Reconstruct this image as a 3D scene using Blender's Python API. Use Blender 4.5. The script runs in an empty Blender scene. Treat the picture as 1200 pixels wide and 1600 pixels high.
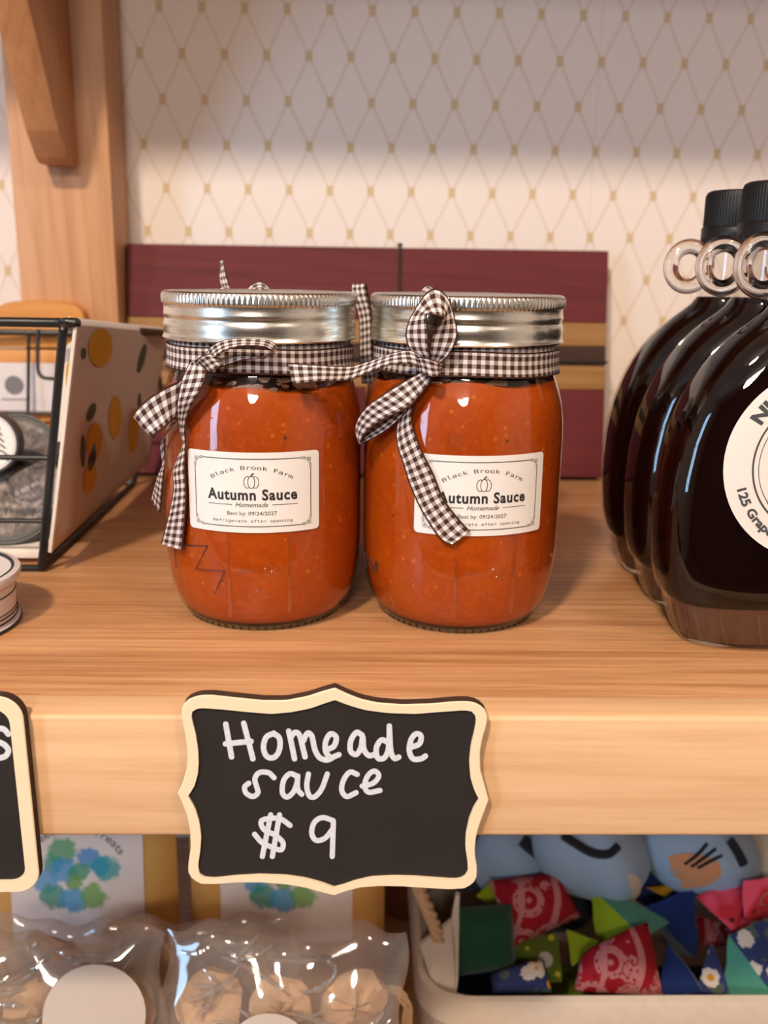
import bpy, bmesh, math, random
import numpy as np
from mathutils import Vector, Matrix

random.seed(7)
rng = np.random.default_rng(7)
scene = bpy.context.scene
COL = scene.collection

# ------------------------------------------------------------------ units
# All modelling is in millimetres: x right, y away from the viewer, z above the top of the middle shelf.
SHELF_TOP = 1200.0            # height of that shelf above the floor
EYE = 136.0                   # camera height above that shelf
F = 1480.0                    # focal length in pixels of the 1200 x 1600 frame
R = np.array([[0.99965819, -0.02175544, 0.01449829],
              [0.00869151, -0.24646410, -0.96911295],
              [0.02465679, 0.96890771, -0.24619077]])


def world(p):
    return Vector((p[0] / 1000.0, p[1] / 1000.0, (p[2] + SHELF_TOP) / 1000.0))


# ------------------------------------------------------------------ camera
cam = bpy.data.cameras.new('camera')
camo = bpy.data.objects.new('camera', cam)
COL.objects.link(camo)
cam.sensor_fit = 'VERTICAL'
cam.sensor_height = 36.0
cam.lens = 36.0 * F / 1600.0
cam.clip_start = 0.01
rot = Matrix((R[0], -R[1], -R[2])).transposed()
camo.matrix_world = Matrix.Translation(world((0, 0, EYE))) @ rot.to_4x4()
cam.dof.use_dof = True
cam.dof.focus_distance = 0.330
cam.dof.aperture_fstop = 11.5
scene.camera = camo

# ------------------------------------------------------------------ view, world and lamps
scene.view_settings.view_transform = 'Standard'
scene.view_settings.look = 'None'
scene.view_settings.gamma = 1.0
scene.view_settings.use_curve_mapping = False
scene.view_settings.exposure = 0.07
scene.cycles.use_denoising = True
scene.cycles.max_bounces = 10
scene.cycles.transparent_max_bounces = 24
scene.cycles.transmission_bounces = 10
scene.cycles.caustics_reflective = False
scene.cycles.caustics_refractive = False
scene.cycles.sample_clamp_indirect = 6.0

wd = bpy.data.worlds.new('daylight')
scene.world = wd
wd.use_nodes = True
wd.node_tree.nodes['Background'].inputs[0].default_value = (0.55, 0.74, 1.0, 1)
wd.node_tree.nodes['Background'].inputs[1].default_value = 2.2


def lamp(name, p, target, size, watts, color, shape='DISK'):
    l = bpy.data.lights.new(name, 'AREA')
    l.shape = shape
    if shape == 'RECTANGLE':
        l.size, l.size_y = size[0] / 1000, size[1] / 1000
    else:
        l.size = size / 1000
    l.energy = watts
    l.color = color
    o = bpy.data.objects.new(name, l)
    COL.objects.link(o)
    o.location = world(p)
    d = world(target) - world(p)
    o.rotation_euler = d.to_track_quat('-Z', 'Y').to_euler()
    return o


WARM = (1.0, 0.83, 0.66)
SOFT = (1.0, 0.88, 0.77)
lamp('ceiling_or_fill_lamp', (-430, -720, 1215), (0, 420, 0), 150, 33, WARM)
lamp('ceiling_or_fill_lamp', (850, -760, 1215), (100, 420, 0), 150, 9, WARM)  # weak fill lamp added on the right
lamp('ceiling_or_fill_lamp', (-250, -2000, 1215), (0, 400, 0), 500, 34, SOFT)  # broad fill lamp added behind the viewer to brighten front faces
lamp('window_light', (-1780, -1130, 300), (0, 200, 100), (330, 1150), 17, (0.42, 0.68, 1.0), 'RECTANGLE')

# ------------------------------------------------------------------ pixel geometry helpers


def ray(x, y):
    return R.T @ np.array([(x - 600) / F, (y - 800) / F, 1.0])


def at(x, y, Y):
    """Point at depth Y (mm) that the photograph shows at pixel x, y."""
    d = ray(x, y)
    p = d * (Y / d[1])
    return np.array([p[0], p[1], p[2] + EYE])


def atz(x, y, z):
    d = ray(x, y)
    p = d * ((z - EYE) / d[2])
    return np.array([p[0], p[1], p[2] + EYE])


def atplane(x, y, o, n):
    d = ray(x, y)
    e = np.array([0, 0, EYE])
    t = np.dot(np.array(o) - e, n) / np.dot(d, n)
    return e + d * t


# ------------------------------------------------------------------ materials
MATS = {}


class N:
    """Small helper that builds shader nodes."""

    def __init__(self, name):
        self.m = bpy.data.materials.new(name)
        self.m.use_nodes = True
        self.t = self.m.node_tree
        self.bsdf = self.t.nodes['Principled BSDF']
        self.out = self.t.nodes['Material Output']

    def new(self, typ, **kw):
        n = self.t.nodes.new(typ)
        for k, v in kw.items():
            setattr(n, k, v)
        return n

    def link(self, a, b):
        self.t.links.new(a, b)

    def put(self, sock, v):
        if isinstance(v, bpy.types.NodeSocket):
            self.link(v, sock)
        else:
            sock.default_value = v

    def math(self, op, a, b=None, c=None, clamp=False):
        n = self.new('ShaderNodeMath', operation=op, use_clamp=clamp)
        self.put(n.inputs[0], a)
        if b is not None:
            self.put(n.inputs[1], b)
        if c is not None:
            self.put(n.inputs[2], c)
        return n.outputs[0]

    def mix(self, f, a, b):
        n = self.new('ShaderNodeMix', data_type='RGBA')
        self.put(n.inputs[0], f)
        self.put(n.inputs[6], a if isinstance(a, bpy.types.NodeSocket) else (*a[:3], 1))
        self.put(n.inputs[7], b if isinstance(b, bpy.types.NodeSocket) else (*b[:3], 1))
        return n.outputs[2]

    def coord(self, which='Object', scale=(1, 1, 1)):
        tc = self.new('ShaderNodeTexCoord')
        mp = self.new('ShaderNodeMapping')
        mp.inputs['Scale'].default_value = scale
        self.link(tc.outputs[which], mp.inputs[0])
        return mp.outputs[0]

    def xyz(self, v):
        s = self.new('ShaderNodeSeparateXYZ')
        self.link(v, s.inputs[0])
        return s.outputs

    def noise(self, vec, scale, detail=2.0, rough=0.5, dist=0.0):
        n = self.new('ShaderNodeTexNoise')
        self.link(vec, n.inputs['Vector'])
        n.inputs['Scale'].default_value = scale
        n.inputs['Detail'].default_value = detail
        n.inputs['Roughness'].default_value = rough
        n.inputs['Distortion'].default_value = dist
        return n.outputs[0]

    def voronoi(self, vec, scale, out='Distance', rand=1.0):
        n = self.new('ShaderNodeTexVoronoi')
        self.link(vec, n.inputs['Vector'])
        n.inputs['Scale'].default_value = scale
        n.inputs['Randomness'].default_value = rand
        return n.outputs[out]

    def ramp(self, f, stops):
        n = self.new('ShaderNodeValToRGB')
        self.link(f, n.inputs[0])
        el = n.color_ramp.elements
        while len(el) < len(stops):
            el.new(0.5)
        for e, (p, c) in zip(el, stops):
            e.position = p
            e.color = (*c, 1) if len(c) == 3 else c
        return n.outputs[0]

    def step(self, f, lo, hi):
        n = self.new('ShaderNodeMapRange', interpolation_type='SMOOTHSTEP')
        self.put(n.inputs[0], f)
        n.inputs[1].default_value = lo
        n.inputs[2].default_value = hi
        return n.outputs[0]

    def bump(self, h, strength, dist=0.001):
        b = self.new('ShaderNodeBump')
        b.inputs['Strength'].default_value = strength
        b.inputs['Distance'].default_value = dist
        self.link(h, b.inputs['Height'])
        self.link(b.outputs[0], self.bsdf.inputs['Normal'])

    def base(self, c):
        self.put(self.bsdf.inputs['Base Color'], c if isinstance(c, bpy.types.NodeSocket) else (*c, 1))

    def set(self, **kw):
        for k, v in kw.items():
            self.put(self.bsdf.inputs[k.replace('_', ' ')], v)


def plain(name, c, rough=0.5, metal=0.0, var=0.06, nscale=60.0, bump=0.0, coat=0.0, spec=0.5):
    """A plain surface with slight procedural unevenness of tone."""
    n = N(name)
    v = n.coord()
    f = n.noise(v, nscale, 3)
    n.base(n.mix(f, [x * (1 - var) for x in c], [min(1, x * (1 + var)) for x in c]))
    n.set(Roughness=rough, Metallic=metal)
    n.bsdf.inputs['Specular IOR Level'].default_value = spec
    if coat:
        n.bsdf.inputs['Coat Weight'].default_value = coat
    if bump:
        n.bump(n.noise(v, nscale * 8, 3), bump)
    MATS[name] = n.m
    return n.m


def wood(name, light, dark, axis='x', fine=300.0, rough=0.45, ring=0.55, contrast=1.0):
    n = N(name)
    k = {'x': (1, 14, 14), 'y': (14, 1, 14), 'z': (14, 14, 1)}[axis]
    v = n.coord('Object', k)
    wide = n.noise(v, 3.0, 3, 0.6, 0.6)
    k2 = {'x': (0.03, 1, 1), 'y': (1, 0.03, 1), 'z': (1, 1, 0.03)}[axis]
    v2 = n.coord('Object', k2)
    grain = n.noise(v2, fine, 4, 0.6, 0.3)
    k3 = {'x': (0.05, 1, 1), 'y': (1, 0.05, 1), 'z': (1, 1, 0.05)}[axis]
    v3 = n.coord('Object', k3)
    flecks = n.noise(v3, fine * 4.0, 2, 0.5)
    # growth lines
    v4 = n.coord('Object', {'x': (0.35, 6, 6), 'y': (6, 0.35, 6), 'z': (6, 6, 0.35)}[axis])
    wv = n.new('ShaderNodeTexWave', wave_type='BANDS', bands_direction={'x': 'DIAGONAL', 'y': 'DIAGONAL', 'z': 'DIAGONAL'}[axis])
    n.link(v4, wv.inputs[0])
    wv.inputs['Scale'].default_value = 9.0
    wv.inputs['Distortion'].default_value = 7.0
    wv.inputs['Detail'].default_value = 2.0
    wv.inputs['Detail Scale'].default_value = 1.2
    line = n.math('POWER', wv.outputs[1], 5.0)
    a = n.math('MULTIPLY_ADD', grain, 0.75 * contrast, n.math('MULTIPLY', wide, 0.55 * contrast))
    a = n.math('MULTIPLY_ADD', line, ring * 0.35, a)
    a = n.math('MULTIPLY_ADD', flecks, 0.25, a)
    f = n.step(a, 0.45, 1.25)
    n.base(n.mix(f, light, dark))
    n.set(Roughness=rough)
    n.bump(grain, 0.12, 0.0006)
    MATS[name] = n.m
    return n.m


wood('shelf_wood', (0.65, 0.35, 0.165), (0.32, 0.13, 0.046), 'x', 300, 0.42, 0.10, 1.15)
wood('nosing_wood', (0.80, 0.51, 0.29), (0.60, 0.32, 0.15), 'x', 210, 0.48, 0.25)
wood('post_wood', (0.60, 0.33, 0.165), (0.44, 0.20, 0.085), 'z', 140, 0.5, 0.4)
wood('bracket_wood', (0.52, 0.25, 0.11), (0.38, 0.16, 0.06), 'z', 140, 0.5, 0.4)
wood('rack_wood', (0.66, 0.30, 0.075), (0.50, 0.19, 0.035), 'x', 160, 0.4, 0.4)
wood('sign_wood', (0.86, 0.68, 0.46), (0.80, 0.59, 0.36), 'x', 120, 0.6, 0.2, 0.6)
wood('burl_wood', (0.055, 0.022, 0.010), (0.025, 0.010, 0.005), 'x', 200, 0.8)
wood('purpleheart', (0.140, 0.022, 0.026), (0.085, 0.012, 0.017), 'x', 160, 0.6, 0.5)

wood('oak_strip', (0.36, 0.19, 0.065), (0.22, 0.105, 0.032), 'x', 300, 0.5, 0.5)
wood('walnut_strip', (0.060, 0.026, 0.016), (0.032, 0.013, 0.009), 'x', 300, 0.5, 0.5)
wood('floor_wood', (0.32, 0.19, 0.10), (0.22, 0.12, 0.06), 'y', 60, 0.5)
for k_ in ('purpleheart', 'walnut_strip', 'oak_strip'):
    MATS[k_].node_tree.nodes['Principled BSDF'].inputs['Specular IOR Level'].default_value = 0.2
plain('chalkboard', (0.022, 0.017, 0.015), 0.75, var=0.2, spec=0.25)
plain('chalk', (0.70, 0.70, 0.73), 0.9, var=0.22, nscale=900, bump=0.3)
plain('black_wire', (0.010, 0.009, 0.009), 0.35, var=0.2)
plain('black_plastic', (0.008, 0.008, 0.008), 0.42, var=0.1, spec=0.3)
plain('paper_white', (0.79, 0.745, 0.705), 0.45, var=0.02, coat=0.1)
plain('label_cream', (0.78, 0.70, 0.645), 0.5, var=0.02)
plain('ink', (0.018, 0.018, 0.020), 0.6, var=0.1)
plain('ink_grey', (0.05, 0.055, 0.06), 0.6, var=0.1)
plain('grey_print', (0.16, 0.15, 0.16), 0.6, var=0.35, nscale=90)
plain('tin_white', (0.66, 0.60, 0.60), 0.35, var=0.03)
plain('tin_dark', (0.05, 0.045, 0.045), 0.35, var=0.2)
plain('cord', (0.01, 0.008, 0.008), 0.7)
plain('plaster', (0.72, 0.66, 0.60), 0.8, var=0.03)
plain('darkened_wall', (0.16, 0.12, 0.10), 0.7, var=0.2, nscale=8)  # unseen front wall, darkened so the bottles mirror a dim room
plain('ceiling_white', (0.72, 0.66, 0.60), 0.85, var=0.02)
plain('frame_white', (0.7, 0.7, 0.7), 0.5)
plain('lemon_yellow', (0.62, 0.32, 0.015), 0.85, var=0.15, nscale=300)
plain('leaf_green', (0.075, 0.085, 0.05), 0.85, var=0.2, nscale=300)
plain('canvas', (0.60, 0.50, 0.40), 0.9, var=0.08, nscale=200, bump=0.3)
plain('kraft', (0.66, 0.36, 0.10), 0.55, var=0.07, nscale=30)
plain('cookie', (0.58, 0.35, 0.19), 0.8, var=0.35, nscale=120, bump=0.5)
plain('sticker', (0.50, 0.42, 0.36), 0.5, var=0.03)
plain('amber', (0.16, 0.055, 0.018), 0.3, var=0.25, nscale=20)
plain('sauce_residue', (0.10, 0.030, 0.010), 0.35, var=0.5, nscale=160, bump=0.3)


def fabric(name, c, var=0.12):
    n = N(name)
    v = n.coord()
    f = n.noise(v, 45, 3)
    n.base(n.mix(f, [x * (1 - var) for x in c], [min(1, x * (1 + var)) for x in c]))
    n.set(Roughness=0.9)
    n.bsdf.inputs['Specular IOR Level'].default_value = 0.15
    n.bsdf.inputs['Sheen Weight'].default_value = 0.15
    w = n.noise(v, 900, 2)
    n.bump(w, 0.25, 0.0006)
    MATS[name] = n.m
    return n.m


fabric('felt_green', (0.012, 0.060, 0.028))
fabric('cotton_lime', (0.22, 0.30, 0.008))
fabric('cotton_teal', (0.07, 0.27, 0.20))
fabric('cotton_navy', (0.008, 0.022, 0.105))
fabric('plush_blue', (0.26, 0.35, 0.46))
fabric('plush_tan', (0.50, 0.23, 0.11))
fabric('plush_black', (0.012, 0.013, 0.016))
fabric('plush_cream', (0.48, 0.38, 0.27))
fabric('cotton_yellow', (0.55, 0.27, 0.01))
fabric('cloth_cream', (0.58, 0.47, 0.40), 0.05)
fabric('cloth_hem', (0.80, 0.70, 0.60), 0.05)


def m_wallpaper():
    n = N('wallpaper')
    X0, Z0, S, B = -0.1312, (297.7 + SHELF_TOP) / 1000, 0.0272, 1.0115
    p = n.xyz(n.coord('Object'))
    wob = n.coord('Object', (1, 1, 1))
    u = n.math('DIVIDE', n.math('SUBTRACT', p[0], X0), S)
    v = n.math('DIVIDE', n.math('SUBTRACT', Z0, p[2]), S * B)
    hv = n.math('MULTIPLY', v, 0.5)

    def cen(s):
        return n.math('SUBTRACT', n.math('FRACT', n.math('ADD', s, 0.5)), 0.5)
    sway = n.math('MULTIPLY', n.math('SINE', n.math('MULTIPLY', v, 2 * math.pi)), 0.022)
    a = cen(n.math('SUBTRACT', n.math('ADD', u, 0), hv))
    b = cen(n.math('ADD', n.math('SUBTRACT', u, 0), hv))
    # the two families of thin twisted lines
    tw = n.math('MULTIPLY', n.math('SINE', n.math('MULTIPLY', v, 62.0)), 0.014)
    la = n.math('ABSOLUTE', n.math('ADD', a, tw))
    lb = n.math('ABSOLUTE', n.math('SUBTRACT', b, tw))
    ln = n.math('MINIMUM', la, lb)
    line = n.math('SUBTRACT', 1.0, n.step(ln, 0.020, 0.048))
    uo = n.math('ABSOLUTE', n.math('MULTIPLY', n.math('ADD', a, b), 0.5))
    vo = n.math('ABSOLUTE', n.math('SUBTRACT', b, a))
    nu = n.math('SUBTRACT', 1.0, n.step(uo, 0.068, 0.100))
    nv = n.math('SUBTRACT', 1.0, n.step(vo, 0.095, 0.135))
    node = n.math('MULTIPLY', nu, nv)
    ns = n.noise(n.coord('Object', (1, 1, 1)), 900, 2)
    paper = n.mix(ns, (0.74, 0.655, 0.60), (0.80, 0.715, 0.66))
    c1 = n.mix(n.math('MULTIPLY', line, 0.33), paper, (0.50, 0.37, 0.20))
    c2 = n.mix(n.math('MULTIPLY', node, 0.72), c1, (0.54, 0.375, 0.155))
    seam = n.math('LESS_THAN', n.math('ABSOLUTE', n.math('SUBTRACT', p[0], 0.1530)), 0.0004)
    n.base(n.mix(n.math('MULTIPLY', seam, 0.22), c2, (0.42, 0.34, 0.28)))
    n.set(Roughness=0.6)
    n.bump(ns, 0.05, 0.0005)
    MATS['wallpaper'] = n.m


m_wallpaper()


def m_gingham(name, white, brown, period=3.2):
    n = N(name)
    tc = n.new('ShaderNodeTexCoord')
    p = n.xyz(tc.outputs['UV'])
    u = n.math('FRACT', n.math('DIVIDE', p[0], period))
    v = n.math('FRACT', n.math('ADD', n.math('DIVIDE', p[1], period), 0.25))
    su = n.step(n.math('ABSOLUTE', n.math('SUBTRACT', u, 0.5)), 0.235, 0.265)
    sv = n.step(n.math('ABSOLUTE', n.math('SUBTRACT', v, 0.5)), 0.235, 0.265)
    edge = n.math('GREATER_THAN', n.math('ABSOLUTE', n.math('SUBTRACT', p[1], 4.8)), 4.2)
    thr = n.math('FRACT', n.math('MULTIPLY', n.math('ADD', p[0], n.math('MULTIPLY', p[1], 1.0)), 2.4))
    # where only one thread family is brown the weave is fine hatched half tone
    half = n.math('MULTIPLY', n.math('ADD', su, sv), 0.5)
    hatch = n.math('MULTIPLY_ADD', n.math('SUBTRACT', thr, 0.5), 0.25, half)
    isone = n.math('SUBTRACT', 1.0, n.math('ABSOLUTE', n.math('SUBTRACT', n.math('MULTIPLY', half, 2.0), 1.0)))
    f = n.math('ADD', n.math('MULTIPLY', isone, hatch), n.math('MULTIPLY', n.math('SUBTRACT', 1.0, isone), half))
    f = n.math('POWER', n.math('MAXIMUM', f, edge, clamp=True), 0.62)
    n.base(n.mix(f, white, brown))
    n.set(Roughness=0.75)
    n.bsdf.inputs['Specular IOR Level'].default_value = 0.2
    n.bump(thr, 0.25, 0.0003)
    MATS[name] = n.m


m_gingham('gingham', (0.78, 0.69, 0.66), (0.052, 0.017, 0.010))


def m_sauce():
    n = N('sauce')
    v = n.coord()
    cloud = n.noise(v, 38, 4, 0.6, 0.6)
    fine = n.noise(v, 420, 3, 0.6)
    c = n.mix(n.step(cloud, 0.3, 0.75), (0.35, 0.046, 0.0012), (0.42, 0.066, 0.0025))
    c = n.mix(n.math('MULTIPLY', n.step(fine, 0.45, 0.75), 0.35), c, (0.56, 0.115, 0.009))
    sp = n.new('ShaderNodeTexVoronoi')
    n.link(v, sp.inputs['Vector'])
    sp.inputs['Scale'].default_value = 250
    rnd = n.xyz(sp.outputs['Color'])
    seed = n.math('MULTIPLY', n.math('LESS_THAN', sp.outputs['Distance'], 0.24), n.math('GREATER_THAN', rnd[0], 0.80))
    dark = n.math('MULTIPLY', n.math('LESS_THAN', sp.outputs['Distance'], 0.17), n.math('LESS_THAN', rnd[0], 0.02))
    c = n.mix(n.math('MULTIPLY', seed, 0.40), c, (0.68, 0.20, 0.016))
    c = n.mix(n.math('MULTIPLY', dark, 0.8), c, (0.06, 0.012, 0.004))
    n.base(c)
    n.set(Roughness=0.45)
    n.bsdf.inputs['Specular IOR Level'].default_value = 0.12
    n.bsdf.inputs['Subsurface Weight'].default_value = 0.3
    n.bsdf.inputs['Subsurface Radius'].default_value = (0.006, 0.0018, 0.0004)
    n.bsdf.inputs['Subsurface Scale'].default_value = 1.0
    MATS['sauce'] = n.m


m_sauce()


def m_glass(name, tint=(0.97, 0.98, 0.97), ior=1.5, rough=0.015, bumpy=0.0, gain=1.0, wav=60, haze=0.0):
    """Thin clear glass or film: lets light straight through and mirrors by Fresnel."""
    n = N(name)
    n.t.nodes.remove(n.bsdf)
    tr = n.new('ShaderNodeBsdfTransparent')
    tr.inputs[0].default_value = (*tint, 1)
    gl = n.new('ShaderNodeBsdfAnisotropic')
    gl.inputs['Roughness'].default_value = rough
    gl.inputs[0].default_value = (1, 1, 1, 1)
    fr = n.new('ShaderNodeFresnel')
    # the same mirror strength from both sides of the thin sheet
    geo = n.new('ShaderNodeNewGeometry')
    n.link(n.math('MULTIPLY_ADD', geo.outputs['Backfacing'], 1 / ior - ior, ior), fr.inputs[0])
    v = n.coord()
    h = n.noise(v, wav, 2)
    if bumpy:
        b = n.new('ShaderNodeBump')
        b.inputs['Strength'].default_value = bumpy
        b.inputs['Distance'].default_value = 0.002
        n.link(h, b.inputs['Height'])
        n.link(b.outputs[0], gl.inputs['Normal'])
        n.link(b.outputs[0], fr.inputs['Normal'])
    mx = n.new('ShaderNodeMixShader')
    n.link(n.math('MULTIPLY', fr.outputs[0], gain, clamp=True), mx.inputs[0])
    body = tr.outputs[0]
    if haze:
        tl_ = n.new('ShaderNodeBsdfTranslucent')
        tl_.inputs[0].default_value = (0.85, 0.80, 0.76, 1)
        df = n.new('ShaderNodeBsdfDiffuse')
        df.inputs[0].default_value = (0.85, 0.80, 0.76, 1)
        m2 = n.new('ShaderNodeMixShader')
        n.link(df.outputs[0], m2.inputs[1])
        n.link(tl_.outputs[0], m2.inputs[2])
        m3 = n.new('ShaderNodeMixShader')
        m3.inputs[0].default_value = haze
        n.link(tr.outputs[0], m3.inputs[1])
        n.link(m2.outputs[0], m3.inputs[2])
        body = m3.outputs[0]
    n.link(body, mx.inputs[1])
    n.link(gl.outputs[0], mx.inputs[2])
    n.link(mx.outputs[0], n.out.inputs[0])
    MATS[name] = n.m
    return n.m


m_glass('jar_glass', (0.97, 0.975, 0.965), 1.5, 0.02, 0.10, 1.0, 70)
m_glass('jar_base_glass', (0.34, 0.30, 0.26), 1.5, 0.03, 0.10)  # clear glass tinted dark to carry the shade seen through the base
m_glass('bottle_glass', (0.95, 0.94, 0.93), 1.5, 0.02, 0.0, 1.0, 40)
m_glass('cello_film', (0.97, 0.96, 0.95), 1.5, 0.06, 0.12, 1.5, 60, 0.18)
m_glass('cello_crease', (0.9, 0.88, 0.86), 1.5, 0.10, 0.0, 3.0, 60, 0.25)
m_glass('pane_glass', (0.97, 0.98, 0.98), 1.5, 0.0)


def m_realglass(name, tint=(1, 1, 1)):
    n = N(name)
    n.base(n.mix(n.noise(n.coord(), 30), tint, [x * 0.98 for x in tint]))
    n.set(Roughness=0.02)
    n.bsdf.inputs['Transmission Weight'].default_value = 1.0
    n.bsdf.inputs['IOR'].default_value = 1.5
    MATS[name] = n.m


m_realglass('loop_glass', (0.97, 0.96, 0.95))


def m_syrup():
    n = N('syrup')
    v = n.coord()
    f = n.noise(v, 25, 2)
    n.base(n.mix(f, (0.0045, 0.0012, 0.0009), (0.007, 0.0016, 0.0011)))
    n.set(Roughness=0.5)
    n.bsdf.inputs['Specular IOR Level'].default_value = 0.0
    MATS['syrup'] = n.m
    n = N('syrup_lit_through')  # opaque brown painted in for light passing through the bottle foot
    v = n.coord()
    f = n.noise(v, 60, 2)
    n.base(n.mix(f, (0.075, 0.030, 0.016), (0.115, 0.050, 0.026)))
    n.set(Roughness=0.4)
    n.bsdf.inputs['Specular IOR Level'].default_value = 0.1
    MATS['syrup_lit_through'] = n.m


m_syrup()


def m_metal(name, c, rough):
    n = N(name)
    v = n.coord('Object', (1, 1, 30))
    f = n.noise(v, 120, 3)
    n.base(n.mix(f, [x * 0.92 for x in c], c))
    n.set(Metallic=1.0, Roughness=n.math('MULTIPLY_ADD', f, 0.10, rough - 0.05))
    MATS[name] = n.m


m_metal('lid_metal', (0.80, 0.77, 0.70), 0.27)
m_metal('lid_top_metal', (0.80, 0.76, 0.68), 0.34)


def m_print(name, ground, kind):
    """Printed cottons."""
    n = N(name)
    v = n.coord()
    if kind == 'bandana':
        vo = n.new('ShaderNodeTexVoronoi')
        n.link(v, vo.inputs['Vector'])
        vo.inputs['Scale'].default_value = 62
        d = vo.outputs['Distance']
        ring = n.math('LESS_THAN', n.math('ABSOLUTE', n.math('SUBTRACT', d, 0.36)), 0.055)
        dot = n.math('LESS_THAN', d, 0.13)
        rays = n.math('GREATER_THAN', n.voronoi(v, 520), 0.42)
        ring2 = n.math('MULTIPLY', n.math('LESS_THAN', n.math('ABSOLUTE', n.math('SUBTRACT', d, 0.48)), 0.06), rays)
        wv = n.new('ShaderNodeTexWave', wave_type='BANDS')
        n.link(v, wv.inputs[0])
        wv.inputs['Scale'].default_value = 16
        wv.inputs['Distortion'].default_value = 9
        wv.inputs['Detail'].default_value = 0
        wave = n.math('GREATER_THAN', wv.outputs[1], 0.93)
        f = n.math('MAXIMUM', n.math('MAXIMUM', ring, dot), n.math('MAXIMUM', ring2, wave))
        blk = n.math('LESS_THAN', n.voronoi(v, 210), 0.16)
        c = n.mix(n.math('MULTIPLY', f, 0.62), ground, (0.52, 0.24, 0.23))
        c = n.mix(n.math('MULTIPLY', blk, 0.55), c, (0.04, 0.004, 0.006))
    elif kind == 'daisy':
        vo = n.new('ShaderNodeTexVoronoi')
        n.link(v, vo.inputs['Vector'])
        vo.inputs['Scale'].default_value = 72
        d = vo.outputs['Distance']
        pet = n.math('LESS_THAN', n.math('ADD', d, n.math('MULTIPLY', n.noise(v, 420, 1), 0.25)), 0.48)
        mid = n.math('LESS_THAN', d, 0.14)
        rnd = n.xyz(vo.outputs['Color'])
        leaf = n.math('GREATER_THAN', n.noise(v, 110, 1), 0.60)
        c = n.mix(n.math('MULTIPLY', leaf, 0.6), ground, (0.10, 0.15, 0.06))
        c = n.mix(n.math('MULTIPLY', pet, n.math('GREATER_THAN', rnd[0], 0.25)), c, (0.62, 0.56, 0.50))
        c = n.mix(mid, c, (0.60, 0.26, 0.02))
    elif kind == 'melon':
        vo = n.new('ShaderNodeTexVoronoi')
        n.link(v, vo.inputs['Vector'])
        vo.inputs['Scale'].default_value = 150
        seed = n.math('MULTIPLY', n.math('LESS_THAN', vo.outputs['Distance'], 0.22), n.math('GREATER_THAN', n.xyz(vo.outputs['Color'])[0], 0.55))
        big = n.noise(v, 55, 1)
        c = n.mix(n.step(big, 0.40, 0.55), ground, (0.75, 0.09, 0.16))
        rind = n.math('LESS_THAN', n.math('ABSOLUTE', n.math('SUBTRACT', big, 0.33)), 0.012)
        c = n.mix(rind, c, (0.20, 0.20, 0.12))
        c = n.mix(n.math('MULTIPLY', seed, 0.9), c, (0.02, 0.008, 0.008))
    elif kind == 'limeflower':
        sp = n.math('LESS_THAN', n.voronoi(v, 110), 0.2)
        c = n.mix(sp, ground, (0.40, 0.38, 0.03))
        pet = n.math('LESS_THAN', n.voronoi(v, 60), 0.24)
        c = n.mix(n.math('MULTIPLY', pet, 0.8), c, (0.5, 0.46, 0.42))
    elif kind == 'picture':
        a = n.noise(v, 70, 4, 0.65, 1.2)
        b = n.noise(v, 240, 2)
        c = n.ramp(n.math('MULTIPLY_ADD', b, 0.25, n.math('MULTIPLY', a, 0.8)),
                   [(0.36, (0.03, 0.025, 0.022)), (0.52, (0.16, 0.13, 0.115)), (0.66, (0.40, 0.34, 0.31))])
    n.base(c)
    n.set(Roughness=0.85 if kind != 'picture' else 0.4)
    n.bsdf.inputs['Specular IOR Level'].default_value = 0.2
    MATS[name] = n.m


m_print('bandana_red', (0.26, 0.006, 0.014), 'bandana')
m_print('daisy_navy', (0.030, 0.042, 0.13), 'daisy')
m_print('melon_print', (0.52, 0.028, 0.040), 'melon')
m_print('lime_flower', (0.085, 0.12, 0.012), 'limeflower')
m_print('photo_print', (0.1, 0.1, 0.1), 'picture')


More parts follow.
